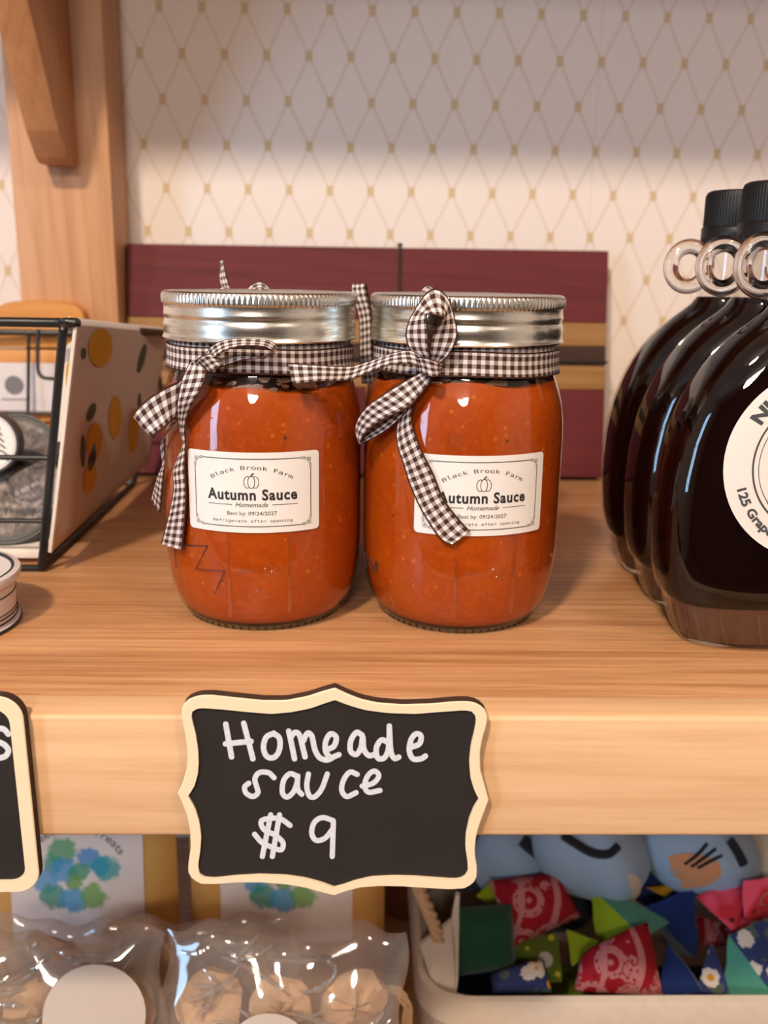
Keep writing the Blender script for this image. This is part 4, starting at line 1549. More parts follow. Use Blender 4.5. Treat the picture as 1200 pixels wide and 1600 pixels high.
lo_, li_ = sgn_rect(0, 7.5), sgn_rect(4.3, 5.0)
sg2 = thing('price_sign', 'plain rectangular chalkboard sign cut off by the picture edge', 'sign', (lo_[:, 0].mean(), S_BACK, lo_[:, 2].min()))
pan2 = framed_sign(sg2, lo_, li_, S_FRONT, S_BACK)
chalk('lettering', [[(13, 1147), (5, 1139), (-6, 1140), (-11, 1149), (-5, 1158), (6, 1163), (13, 1172), (9, 1181), (-2, 1184), (-12, 1178)]], 9, pan2, YC, at)


# ------------------------------------------------------------------ wire basket with lemon cloth
BX1, BX0, BY0, BY1, BZ = -146.0, -345.0, 418.0, 598.0, 113.0
TX1, TX0, TY0, TY1 = -126.0, -365.0, 410.0, 603.0
bk = thing('wire_basket', 'black wire basket lined with cream lemon-print cloth', 'basket', ((BX0 + BX1) / 2, 500, 0))


def bpos(u, v, h):
    """u 0..1 left to right, v 0..1 front to back, h height fraction."""
    x0, x1 = BX0 + (TX0 - BX0) * h, BX1 + (TX1 - BX1) * h
    y0, y1 = BY0 + (TY0 - BY0) * h, BY1 + (TY1 - BY1) * h
    return np.array([x0 + (x1 - x0) * u, y0 + (y1 - y0) * v, 1.9 + (BZ - 17.0 * v - 1.9) * h])


def rod(P, r, name='wire'):
    v, f = tube(P, r, 8)
    return mk(name, v, f, 'black_wire', bk)


v, f = tube(catmull([bpos(0.02, 0, 1), bpos(.5, 0, 1), bpos(0.985, 0, 1), bpos(1, 0.015, 1), bpos(1, .5, 1), bpos(1, 1, 1), bpos(.5, 1, 1), bpos(0, 1, 1), bpos(0, .5, 1), bpos(0, 0.02, 1)], 6, True), 2.1, 10, True)
mk('top_rail', v, f, 'black_wire', bk)
v, f = tube([bpos(0, 0, 0), bpos(.5, 0, 0), bpos(1, 0, 0), bpos(1, .5, 0), bpos(1, 1, 0), bpos(.5, 1, 0), bpos(0, 1, 0), bpos(0, .5, 0)], 1.6, 8, True)
mk('bottom_rail', v, f, 'black_wire', bk)
for u, w in ((1, 0), (0, 0), (1, 1), (0, 1)):
    rod([bpos(u, w, 0), bpos(u, w, 1)], 1.9, 'upright')
for h in (0.47, 0.205):
    rod([bpos(0, 0, h), bpos(1, 0, h)], 1.15)
    rod([bpos(1, 0, h), bpos(1, 1, h)], 1.15)
    rod([bpos(0, 1, h), bpos(1, 1, h)], 1.15)
for u in (0.33, 0.66):
    rod([bpos(u, 1, 0), bpos(u, 1, 1)], 1.1)
# bent handle at the far side
hp = [at(60, 514, 590), at(59, 560, 588), at(60, 580, 587), at(68, 590, 587), at(90, 592, 587), at(100, 592, 587)]
v, f = tube(catmull(hp, 5), 1.1, 8)
mk('handle', v, f, 'black_wire', bk)

# cloth on the outside of the right-hand side, folded over the top rail
c00 = at(79, 862, 414.5)
c01 = at(119, 508, 407)
side_n = np.cross(np.array([0, 1.0, 0.0]), c01 - c00)
side_n /= np.linalg.norm(side_n)
if side_n[0] < 0:
    side_n = -side_n
V, Fc = [], []
nu, nv = 26, 16
for i in range(nu + 1):
    for j in range(nv + 1):
        u, w = i / nu, j / nv
        p = c00 + (c01 - c00) * (w * (1 - 0.175 * u) + 0.02 * u) + np.array([0, 200.0 * u, 0])
        p = p + side_n * (0.18 * math.sin(u * 9 + w * 3) * (1 - w) + 0.1 * math.sin(u * 21) * (1 - w * 0.6))
        V.append(p)
n1 = len(V)
for i in range(nu):
    for j in range(nv):
        a = i * (nv + 1) + j
        Fc.append((a, a + nv + 1, a + nv + 2, a + 1))
# fold over the rail and down the inside
top = [i * (nv + 1) + nv for i in range(nu + 1)]
prev = top
for dx, dz in ((-1.2, 2.0), (-3.2, 2.8), (-5.2, 1.8), (-6.0, -2)):
    cur = []
    for i in range(nu + 1):
        p = np.array(V[top[i]]) + np.array([dx, 0, dz])
        V.append(p)
        cur.append(len(V) - 1)
    for i in range(nu):
        Fc.append((prev[i], prev[i + 1], cur[i + 1], cur[i]))
    prev = cur
cl = mk('cloth', V, Fc, 'cloth_cream', bk)
sol = cl.modifiers.new('thickness', 'SOLIDIFY')
sol.thickness = 0.0009
sol.offset = 0
hem = [np.array(V[j]) + np.array([0, -0.4, 0]) for j in range(nv + 1)] + [np.array(V[top[0]]) + np.array([-1.2, -0.4, 2.0]), np.array(V[top[0]]) + np.array([-3.2, -0.4, 2.8])]
v, f = tube(hem, 0.95, 6)
mk('hem', v, f, 'cloth_hem', cl)
# inner liner leaf seen just behind the upright
li0 = [at(104, 540, 425), at(128, 520, 425), at(112, 690, 430), at(80, 690, 430)]
li1 = [p + np.array([0, 1.2, 0]) for p in li0]
mk('liner', li0 + li1, [(0, 1, 2, 3), (7, 6, 5, 4), (0, 4, 5, 1), (1, 5, 6, 2), (2, 6, 7, 3), (3, 7, 4, 0)], 'cloth_hem', bk, smooth=False)
lpl = np.cross(li0[1] - li0[0], li0[3] - li0[0])
lpl /= np.linalg.norm(lpl)
V = [atplane(107 + 4.5 * math.cos(q), 588 + 22 * math.sin(q), li0[0] - np.array([0, 0.4, 0]), lpl) for q in np.linspace(0, 2 * math.pi, 20, endpoint=False)]
mk('lemon_print', V, [tuple(range(20))], 'lemon_yellow', bk, smooth=False)
# the printed fruit and leaves
po = c00 + side_n * 0.8


def print_ellipse(cx_, cy_, rx, ry, ang_=0.0, n=22):
    a0 = math.radians(ang_)
    c = []
    for k in range(n):
        t = 2 * math.pi * k / n
        x, y = rx * math.cos(t), ry * math.sin(t)
        p = atplane(cx_ + x * math.cos(a0) - y * math.sin(a0), cy_ + x * math.sin(a0) + y * math.cos(a0), po, side_n)
        c.append(p)
    return c, [tuple(range(n))]


lem = [(157, 543, 19, 30, 4), (148, 690, 12, 29, 4), (141, 747, 10, 25, 8), (180, 652, 10, 34, 2), (209, 672, 8, 36, 3), (252, 540, 10, 18, 5), (216, 740, 9, 34, 14), (170, 790, 6, 14, 40), (236, 700, 6, 25, 8)]
lf_ = [(222, 560, 5, 24, 14), (143, 644, 6, 15, 20), (251, 603, 3, 16, 0), (131, 552, 4, 9, 0), (130, 705, 4, 26, 0), (218, 628, 3, 14, 0)]
for e in lem:
    v, f = print_ellipse(*e)
    if min(p[2] for p in v) < 12 or max(p[1] for p in v) > c00[1] + 192:
        continue
    mk('lemon_print', v, f, 'lemon_yellow', cl, smooth=False)
for e in lf_:
    v, f = print_ellipse(*e)
    mk('leaf_print', v, f, 'leaf_green', cl, smooth=False)


# ------------------------------------------------------------------ tins inside the basket
def round_tin(name, label, cat, c, r, th, nrm, rim, face, group=None, ring=True, body='tin_dark'):
    """Flat round tin centred at c whose lid looks along nrm."""
    nrm = np.asarray(nrm, float)
    nrm /= np.linalg.norm(nrm)
    t = thing(name, label, cat, c, group)
    q = Vector((0, 0, 1)).rotation_difference(Vector(nrm)).to_matrix()
    qm = np.array(q)

    def tf(V):
        return [np.array(c) + qm @ np.array(p) for p in V]
    v, f = lathe([(r * 0.96, -th), (r * 0.98, -th + .4), (r * 0.98, -th * 0.45), (r, -th * 0.42), (r * 1.0, -0.6), (r * 0.985, 0), (r * 0.93, 0), (r * 0.92, -0.5), (1, -0.5)], 64)
    mk('tin_body', tf(v), f, body, t)
    v, f = lathe([(r * 0.915, -0.5), (r * 0.915, -0.2), (r * 0.80, -0.18), (r * 0.2, -0.18), (1, -0.18)], 64)
    mk('lid_print', tf(v), f, face, t)
    if ring:
        v, f = lathe([(r * 0.915, -0.2), (r * 0.91, -0.08), (r * 0.83, -0.08), (r * 0.825, -0.17)], 64, (0, 0, 0), None, False, False)
        mk('lid_ring', tf(v), f, rim, t)
    return t, tf


# the bright disc with a sprig drawing
c = at(-22, 692, 452)
t, tf = round_tin('round_tin', 'white lidded tin with a dark sprig drawing inside the wire basket', 'tin', c, 15.5, 10, (0.05, -1.0, 0.12), 'tin_white', 'paper_white', 'tins in the wire basket')
parts = []
for k in range(6):
    z = -8 + k * 3.0
    w = 6.5 - k * 0.8
    parts.append(stroke2([(-w, z), (-w / 2, z + 1.6), (0, z + 1.0), (w / 2, z + 1.6), (w, z)], 0.9))
parts.append(stroke2([(0, -10), (0, 9)], 0.6))
V, Fc = join(*parts)
V = [tf([(p[0] + 4, p[1], -0.02)])[0] for p in V]
mk('drawing', V, Fc, 'grey_print', t, smooth=False)
c = np.array([-170.0, 450.0, 25.5])
round_tin('round_tin', 'large tin with a dark rim tilted at the bottom of the wire basket', 'tin', c, 23, 12, (0.10, -0.75, 0.62), 'tin_dark', 'photo_print', 'tins in the wire basket')
c = at(40, 715, 480)
round_tin('round_tin', 'grey tin with a photo lid lying behind the sprig tin', 'tin', c + np.array([-8, 6, 2]), 22, 12, (0.1, -1.0, 0.7), 'tin_dark', 'photo_print', 'tins in the wire basket')
c = at(92, 712, 448)
round_tin('round_tin', 'small black tin on its edge against the lemon cloth', 'tin', c + np.array([-2, 8, 0]), 10, 14, (-0.8, -0.9, 0.25), 'tin_dark', 'tin_dark', 'tins in the wire basket')
c = at(30, 778, 452)
v, f = bevel_box((-22, -1, -15), (24, 9, 12), 1.2)
t = thing('sample_packet', 'clear printed packet lying between the tins', 'packet', c)
rm = np.array(Matrix.Rotation(math.radians(-28), 3, 'Y') @ Matrix.Rotation(math.radians(-24), 3, 'X'))
mk('packet_body', [c + rm @ np.array(p) for p in v], f, 'photo_print', t)
tx = text2('0 80 80', 3.0, 13)
mk('lettering', [c + rm @ np.array((p[0] + 6, -1.2, p[1] + 1)) for p in tx[0]], tx[1], 'sticker', t, smooth=False)
v, f = bevel_box((-340, 430, 2.5), (-150, 575, 7), 1)
tag(mk('basket_mat', v, f, 'cloth_hem', None, (-245, 500, 2.5)), 'cream cloth mat in the bottom of the wire basket', 'mat')

# small round container in front of the basket, cut by the picture edge
cc = (-166.5, 351.0, 0.0)
tn = thing('round_tin', 'white round tin with black edge lines in front of the basket', 'tin', cc)
v, f = lathe([(31.0, 0), (32.4, 0.4), (32.4, 1.6), (31.2, 2.0), (31.2, 18.0)], 96, cc)
mk('tin_body', v, f, 'tin_white', tn)
v, f = lathe([(31.6, 17.2), (33.4, 18.2), (34.0, 20.2), (33.6, 21.4), (31.5, 21.8), (30.6, 21.0), (29.2, 20.6), (26, 20.4), (2, 20.4)], 96, cc)
mk('lid', v, f, 'tin_white', tn)
for r_, z_, w_ in ((31.3, 3.2, 0.35), (31.3, 5.0, 0.3), (31.3, 6.4, 0.2), (31.3, 13.2, 0.25), (32.45, 1.0, 0.5)):
    P = [(cc[0] + r_ * math.sin(a), cc[1] - r_ * math.cos(a), z_) for a in np.linspace(0, 2 * math.pi, 72, endpoint=False)]
    v, f = tube(P, w_, 6, True)
    mk('edge_line', v, f, 'ink', tn)
for r_, z_, w_ in ((31.0, 21.2, 0.8), (24.0, 20.45, 0.25)):
    P = [(cc[0] + r_ * math.sin(a), cc[1] - r_ * math.cos(a), z_) for a in np.linspace(0, 2 * math.pi, 72, endpoint=False)]
    v, f = tube(P, w_, 6, True)
    mk('edge_line', v, f, 'ink', tn)


# ------------------------------------------------------------------ wooden rack with the arched top behind the basket
RY = 612.0
rk = thing('display_rack', 'orange-stained wooden rack with an arched top behind the wire basket', 'rack', (-250, RY + 6, 0))
xr = at(131, 500, RY)[0]
zt = [at(60, yy, RY)[2] for yy in (470, 500, 545, 660)]
xl = xr - 2 * (xr - at(62, 480, RY)[0]) - 2
n_ = 20
arch = [(xl, RY, zt[1])] + [((xl + xr) / 2 + (xr - xl) / 2 * math.copysign(abs(math.cos(a)) ** 0.62, math.cos(a)), RY, zt[1] + (zt[0] - zt[1]) * abs(math.sin(a)) ** 0.75) for a in np.linspace(math.pi - 0.02, 0.02, 22)] + [(xr, RY, zt[1])]
v, f = prism(arch, (0, 1, 0), 13)
mk('arched_board', v, f, 'rack_wood', rk)
for za, zb in ((zt[2] + .6, zt[1] - 1.0), (zt[3] + .4, zt[2] - 0.8), (zt[3] - 26, zt[3] - 1.0), (0, zt[3] - 27)):
    v, f = bevel_box((xl - 30, RY, za), (xr + 1, RY + 12, zb), 1.0)
    mk('plank', v, f, 'rack_wood', rk)
v, f = bevel_box((xl - 30, RY - 6, zt[3] - 7), (xr + 1, RY, zt[3] - 1.5), 0.8)
mk('ledge', v, f, 'rack_wood', rk)
ca, cb2 = at(-70, 566, RY - 4), at(93, 648, RY - 4)
v, f = bevel_box((ca[0], RY - 4, cb2[2]), (cb2[0], RY - 1.0, ca[2]), 0.3, 1)
cd = thing('display_card', 'white card with a grey round print standing on the wooden rack', 'card', ((ca[0] + cb2[0]) / 2, RY - 3, cb2[2]))
mk('card_sheet', v, f, 'tin_white', cd)
g = at(22, 602, RY - 4.3)
V = [(g[0] + 6.0 * math.cos(a), RY - 4.2, g[2] + 6.0 * math.sin(a)) for a in np.linspace(0, 2 * math.pi, 28, endpoint=False)]
mk('round_print', V, [tuple(range(28))], 'grey_print', cd, smooth=False)
g2 = at(22, 624, RY - 4.3)
v, f = bevel_box((g2[0] - 8, RY - 4.4, g2[2] - .4), (g2[0] + 8, RY - 4.1, g2[2] + .4), 0)
mk('printed_line', v, f, 'grey_print', cd, smooth=False)


# ------------------------------------------------------------------ lower shelf: kraft pouches
def pillow(w, h, t_bottom, t_top, nu=18, nv=22, crumple=0.0, seed=0, power=0.5):
    """Closed cushion: width along x, height along z, thickness along y."""
    r_ = np.random.default_rng(seed)
    V, Fc = [], []
    for side in (-1, 1):
        for i in range(nu + 1):
            for j in range(nv + 1):
                u, w_ = -1 + 2 * i / nu, j / nv
                th = (t_bottom + (t_top - t_bottom) * w_) / 2
                prof = max(0.0, (1 - abs(u) ** 3.0)) ** power * max(0.0, (1 - abs(2 * w_ - 1) ** 5)) ** power
                k = 0.0
                if crumple and 0 < i < nu and 0 < j < nv:
                    k = r_.normal() * crumple
                V.append((u * w / 2, side * (th * prof + max(k, -th * prof * .8)), w_ * h))
    m = (nu + 1) * (nv + 1)
    for s in (0, 1):
        for i in range(nu):
            for j in range(nv):
                a = s * m + i * (nv + 1) + j
                q = (a, a + nv + 1, a + nv + 2, a + 1)
                Fc.append(q if s == 0 else q[::-1])
    for i in range(nu):
        for j in (0, nv):
            a, b = i * (nv + 1) + j, (i + 1) * (nv + 1) + j
            Fc.append((a, a + m, b + m, b) if j == 0 else (b, b + m, a + m, a))
    for j in range(nv):
        for i in (0, nu):
            a, b = i * (nv + 1) + j, i * (nv + 1) + j + 1
            Fc.append((b, b + m, a + m, a) if i == 0 else (a, a + m, b + m, b))
    return V, Fc


def pouch(label, px_c, Yc, w, words_):
    X = at(px_c, 1400, Yc)[0]
    c = np.array([X, Yc + 14, LOW])
    t = thing('kraft_pouch', label, 'pouch', c, 'kraft pouches on the lower shelf')
    v, f = pillow(w, 205, 44, 5)
    mk('pouch_body', [c + np.array(p) for p in v], f, 'kraft', t)

    def surf(x, z, off):
        u, w_ = 2 * x / w, z / 205
        th = (44 + (5 - 44) * w_) / 2
        prof = max(0.0, (1 - abs(u) ** 3.0)) ** .5 * max(0.0, (1 - abs(2 * w_ - 1) ** 5)) ** .5
        return c + np.array([x, -th * prof - off, z])
    zc = at(px_c, 1376, Yc - 0)[2] - LOW
    LW, LH = 71.5, 76.5
    V, Fc, UV = [], [], []
    nx, nz = 14, 14
    for i in range(nx + 1):
        for j in range(nz + 1):
            x, z = -LW / 2 + LW * i / nx, -LH / 2 + LH * j / nz
            V.append(surf(x, zc + z, 0.4))
            UV.append((x, z))
    for i in range(nx):
        for j in range(nz):
            a = i * (nz + 1) + j
            Fc.append((a, a + nz + 1, a + nz + 2, a + 1))
    lab = mk('label', V, Fc, 'watercolour_label', t, uv=UV)
    for s_, size, wid, bold, rad, up, a0 in words_:
        tx = arc2(text2(s_, size, wid, None, bold), rad, 0, -0.0 if up else 4, up, a0)
        mk('lettering', [surf(p[0], zc + p[1], 0.55) for p in tx[0]], tx[1], 'grey_print', lab, smooth=False)
    return t


WORDS = [('Sweet', 6.2, 17, 0.05, 26.5, True, -0.72), ('Treats', 6.2, 19, 0.05, 26.5, True, 0.72)]
pouch('kraft pouch with the blue-green flower label at the left end of the lower shelf', 118, 445, 104, WORDS + [('maple', 5.0, 15, 0.06, 60, False, -0.16)])
pouch('kraft pouch with the blue-green flower label below the homemade sauce sign', 447, 445, 107, WORDS)


# ------------------------------------------------------------------ cellophane bags of cookies
def cookie_bag(label, c, w, h, t_, lean, yaw, seed, stickers):
    t = thing('cookie_bag', label, 'bag', c, 'clear bags of cookies')
    rm = np.array(Matrix.Rotation(math.radians(yaw), 3, 'Z') @ Matrix.Rotation(math.radians(-lean), 3, 'X'))
    r_ = random.Random(seed)

    def tf(p):
        return np.array(c) + rm @ np.array(p)
    nu_, nv_ = 44, 40
    v, f = pillow(w, h, t_, t_ * 0.55, nu_, nv_)
    ph = [r_.uniform(0, 6) for _ in range(8)]
    dirs = [(r_.uniform(-1, 1), r_.uniform(-1, 1), r_.uniform(.06, .16)) for _ in range(8)]

    def ripple(x, z):
        q = 0.0
        for (a, b, k), p0 in zip(dirs, ph):
            q += abs(math.sin((a * x + b * z) * k + p0)) * 0.75
        return q - 3.0
    v2 = []
    for p in v:
        e = (1 - (abs(p[0]) / (w / 2)) ** 4) * (1 - abs(2 * p[2] / h - 1) ** 6)
        s_ = -1 if p[1] < 0 else 1
        edge = 2.2 * math.sin(p[2] * .12 + ph[0]) * (abs(p[0]) / (w / 2)) ** 6
        v2.append((p[0] + edge, p[1] + s_ * ripple(p[0], p[2]) * e, p[2] + (2.5 * math.sin(p[0] * .11 + ph[1]) + 1.5 * math.sin(p[0] * .27 + ph[2])) * (p[2] / h) ** 4))
    mk('cello_film', [tf(p) for p in v2], f, 'cello_film', t)
    # creases that stand off the film and catch the lamps
    folds = []
    for k in range(34):
        x0 = r_.uniform(-w * .46, w * .34)
        z0 = h * r_.uniform(0.25, 0.97)
        a = r_.choice((r_.uniform(-0.35, 0.3), r_.uniform(-0.35, 0.3), r_.uniform(-1.4, 1.4)))
        L = r_.uniform(10, 44)
        P = []
        bend = r_.uniform(-.25, .25)
        for j in range(5):
            q = j / 4
            x, z = x0 + L * q * math.cos(a + bend * j), z0 + L * q * math.sin(a + bend * j) * .8
            if abs(x) > w * .49 or z > h * .99 or z < h * .1:
                break
            th_ = (t_ + (t_ * .55 - t_) * z / h) / 2
            pr_ = max(0.0, 1 - (2 * abs(x) / w) ** 3) ** .5 * max(0.0, 1 - abs(2 * z / h - 1) ** 5) ** .5
            P.append((x, -th_ * pr_ - max(0.0, ripple(x, z)) - 0.5, z))
        if len(P) >= 3:
            C_ = catmull(P, 4)
            rad_ = [0.25 + r_.uniform(.7, 1.5) * math.sin(math.pi * (i + .5) / len(C_)) for i in range(len(C_))]
            folds.append(tube([tf(p) for p in C_], rad_, 7))
    v, f = join(*folds)
    mk('film_fold', v, f, 'cello_crease', t)['kind'] = 'stuff'
    # contents
    k = 0
    for zi in range(4):
        for xi in range(3):
            rad = r_.uniform(w * .13, w * .16)
            x = -w * .31 + w * .31 * xi + r_.uniform(-3, 3)
            z = h * .14 + h * .215 * zi + r_.uniform(-3, 3)
            pf = [(rad * .6, -4.2), (rad * .92, -3.0), (rad, -0.8), (rad * .95, 1.2), (rad * .72, 2.9), (rad * .4, 3.9), (rad * .12, 4.3), (0.5, 4.35)]
            v, f = lathe(pf, 22, (0, 0, 0), lambda r__, i, a, q=r_.uniform(0, 6): r__ * (1 + (0.05 * math.sin(5 * a + q) if i < 4 else 0)))
            tilt = np.array(Matrix.Rotation(math.radians(r_.uniform(70, 110)), 3, 'X') @ Matrix.Rotation(math.radians(r_.uniform(-20, 20)), 3, 'Y'))
            mk('cookie', [tf(tilt @ np.array(p) + np.array([x, r_.uniform(-2, 2), z])) for p in v], f, 'cookie', t)
    for sx, sz, sr in stickers:
        V_ = [(sx, -t_ * .50 - 0.6, sz)] + [(sx + sr * math.cos(a), -t_ * .50 - 0.6 + 1.2 * (abs(math.cos(a))), sz + sr * math.sin(a)) for a in np.linspace(0, 2 * math.pi, 40, endpoint=False)]
        mk('round_sticker', [tf(p) for p in V_], [(0, 1 + i, 1 + (i + 1) % 40) for i in range(40)], 'sticker', t)
    return t, tf


cookie_bag('clear bag of brown cookies at the lower left corner', (at(78, 1560, 366)[0], 319, LOW + 7), 108, 147, 32, 20, 2, 3, [(27, 117, 22), (-24, 94, 21)])
b2, tf2 = cookie_bag('clear bag of brown cookies tied with raffia below the sauce sign', (at(440, 1560, 366)[0], 319, LOW + 7), 108, 150, 32, 20, -2, 5, [(-4, 100, 19)])
b3, tf3 = cookie_bag('clear bag of brown cookies lying behind the two front bags', (at(225, 1480, 405)[0], 399, LOW + 6), 150, 118, 24, 4, 0, 9, [])
# raffia bow on the right end of the second bag
parts = []
rr = random.Random(4)
for k in range(16):
    j = lambda s=1.0: rr.uniform(-s, s)
    a, b, c_, d = at(560 + j(6), 1605 + j(5), 392), at(590 + j(4), 1565 + j(4), 380), at(612 + j(9), 1545 + j(5), 374), at(630 + j(8), 1560 + j(6), 374)
    e, g = at(636 + j(7), 1590, 376), at(634 + j(10), 1640, 380)
    parts.append(tube(catmull([a, b, c_, d, e, g], 5), 0.55, 5))
plain('raffia', (0.46, 0.29, 0.15), 0.8, var=0.2)
v, f = join(*parts)
mk('raffia_tie', v, f, 'raffia', b2)['kind'] = 'stuff'

# amber jar between the pouch and the fabric basket
X = at(644, 1480, 590)[0]
aj = thing('amber_jar', 'dark brown jar with a white label strip behind the rope handle', 'jar', (X, 590, LOW))
cA = (X, 590, LOW)
v, f = lathe([(24, 0), (27, 1.5), (28, 4), (28, 62), (27, 66), (24, 70)], 56, cA)
mk('jar_body', v, f, 'amber', aj)
v, f = lathe([(28.2, 66), (28.2, 86), (27, 88)], 56, cA, None, False, False)
mk('label_strip', v, f, 'sticker', aj)
v, f = lathe([(27.8, 66), (27.8, 135), (26, 140), (4, 141)], 56, cA)
mk('upper_body', v, f, 'walnut_strip', aj)

# ------------------------------------------------------------------ fabric basket
KX0, KX1, KY0, KY1 = 34.0, 262.0, 402.0, 545.0
KZ = -222.0
kb = thing('fabric_basket', 'cream canvas basket with a rope handle full of colourful bean bags', 'basket', ((KX0 + KX1) / 2, 470, LOW))


def rrect3(x0, x1, y0, y1, r, z, n=7):
    pts = []
    for p in rounded_rect(x1 - x0, y1 - y0, r, n):
        pts.append(((x0 + x1) / 2 + p[0], (y0 + y1) / 2 + p[1], z))
    return pts


rings = [rrect3(KX0 + 6, KX1 - 6, KY0 + 6, KY1 - 6, 22, LOW), rrect3(KX0 + 2, KX1 - 2, KY0 + 2, KY1 - 2, 24, LOW + 6), rrect3(KX0 + 1, KX1 - 1, KY0 + 1, KY1 - 1, 24, KZ - 6), rrect3(KX0 + 1.5, KX1 - 1.5, KY0 + 1.5, KY1 - 1.5, 24, KZ),
         rrect3(KX0 + 5, KX1 - 5, KY0 + 5, KY1 - 5, 22, KZ), rrect3(KX0 + 5, KX1 - 5, KY0 + 5, KY1 - 5, 22, LOW + 4)]
V, Fc = [p for r_ in rings for p in r_], []
m = len(rings[0])
for i in range(len(rings) - 1):
    for j in range(m):
        k = (j + 1) % m
        Fc.append((i * m + j, i * m + k, (i + 1) * m + k, (i + 1) * m + j))
Fc.append(tuple(range(m - 1, -1, -1)))
Fc.append(tuple(range(5 * m, 6 * m)))
mk('basket_wall', V, Fc, 'canvas', kb)
# rolled rim, sagging a little between its corners
rim_in = [(0.0, 0), (-2.8, -0.5), (-3.6, -5), (-3.0, -13), (-1.0, -14.5)]
rv = []
prof_r = [(4.5, -7), (4.0, 1.2), (1.2, 3.4), (-1.8, 2.2), (-3.2, -3.0), (-3.0, -12.0), (-0.5, -13.5)]
V, Fc = [], []
for ins, dz in prof_r:
    for q, p in enumerate(rrect3(KX0 + ins, KX1 - ins, KY0 + ins, KY1 - ins, 24 - ins, KZ + dz, 12)):
        sag = -2.2 * math.sin(math.pi * min(1, max(0, (p[0] - KX0) / (KX1 - KX0)))) + 0.5 * math.sin(p[0] * 0.21 + p[1] * .1)
        V.append((p[0], p[1], p[2] + sag))
m = len(V) // len(prof_r)
for i in range(len(prof_r) - 1):
    for j in range(m):
        k = (j + 1) % m
        Fc.append((i * m + j, i * m + k, (i + 1) * m + k, (i + 1) * m + j))
mk('rim', V, Fc, 'canvas', kb)
# stand-up canvas ear with the rope through it
ear = [at(656, 1478, 432), at(690, 1452, 436), at(705, 1440, 440), at(712, 1400, 446), at(718, 1400, 446), at(714, 1470, 436), at(716, 1530, 420), at(712, 1560, 412), at(690, 1550, 412), at(672, 1525, 418)]
n = len(ear)
nb = [p + np.array([0.3, 3.0, 0.4]) for p in ear]
mk('canvas_ear', ear + nb, [tuple(range(n)), tuple(range(2 * n - 1, n - 1, -1))] + [((i + 1) % n, i, i + n, (i + 1) % n + n) for i in range(n)], 'canvas', kb, smooth=False)
ax = catmull([at(652, 1380, 440), at(660, 1400, 440), at(672, 1430, 437), at(682, 1455, 434), at(690, 1490, 434)], 10)
parts = []
for k in range(3):
    P = []
    for i, p in enumerate(ax):
        a = i * 0.42 + k * 2.094
        P.append(p + 1.9 * np.array([math.cos(a), math.sin(a), 0.3 * math.sin(a)]))
    parts.append(tube(P, 2.0, 7))
plain('rope', (0.50, 0.31, 0.17), 0.85, var=0.15, nscale=400)
v, f = join(*parts)
mk('rope_handle', v, f, 'rope', kb)


# ------------------------------------------------------------------ bean bags and soft toys
def puffed(verts, faces, fmats, cuts=5, round_=0.22, seed=1):
    """Sewn bag: polyhedron whose faces bulge; returns V, F, material index per face."""
    bm = bmesh.new()
    vs = [bm.verts.new(p) for p in verts]
    for q, mi in zip(faces, fmats):
        fc = bm.faces.new([vs[i] for i in q])
        fc.material_index = mi
    bmesh.ops.recalc_face_normals(bm, faces=bm.faces)
    bmesh.ops.triangulate(bm, faces=[fc for fc in bm.faces if len(fc.verts) > 3])
    bmesh.ops.subdivide_edges(bm, edges=bm.edges[:], cuts=cuts, use_grid_fill=True)
    c = Vector(np.mean([np.array(p) for p in verts], axis=0))
    rmean = sum((v.co - c).length for v in bm.verts) / len(bm.verts)
    r_ = random.Random(seed)
    ph = [r_.uniform(0, 6) for _ in range(3)]
    for v in bm.verts:
        d = v.co - c
        L = d.length
        L2 = L * (1 - round_) + rmean * round_ * 1.12
        wr = 0.35 * (math.sin(v.co.x * .35 + ph[0]) + math.sin(v.co.y * .4 + ph[1]) + math.sin(v.co.z * .37 + ph[2]))
        v.co = c + d * (L2 / max(L, 1e-6)) + d.normalized() * wr
    fm = [fc.material_index for fc in bm.faces]
    V, Fc = from_bm(bm)
    return V, Fc, fm


def bean_tetra(label, pts, mats, fmats=(0, 0, 0, 0), name='bean_bag', seed=1, rnd=0.16):
    P = [at(*p) for p in pts]
    c = np.mean(P, axis=0)
    V, Fc, fm = puffed(P, [(0, 1, 2), (0, 2, 3), (0, 3, 1), (1, 3, 2)], fmats, 6, rnd, seed)
    low = min(p[2] for p in V)
    o = mk(name, V, Fc, None, None, (c[0], c[1], low), mats=list(mats), fm=fm)
    return tag(o, label, 'bean bag', 'bean bags in the fabric basket')


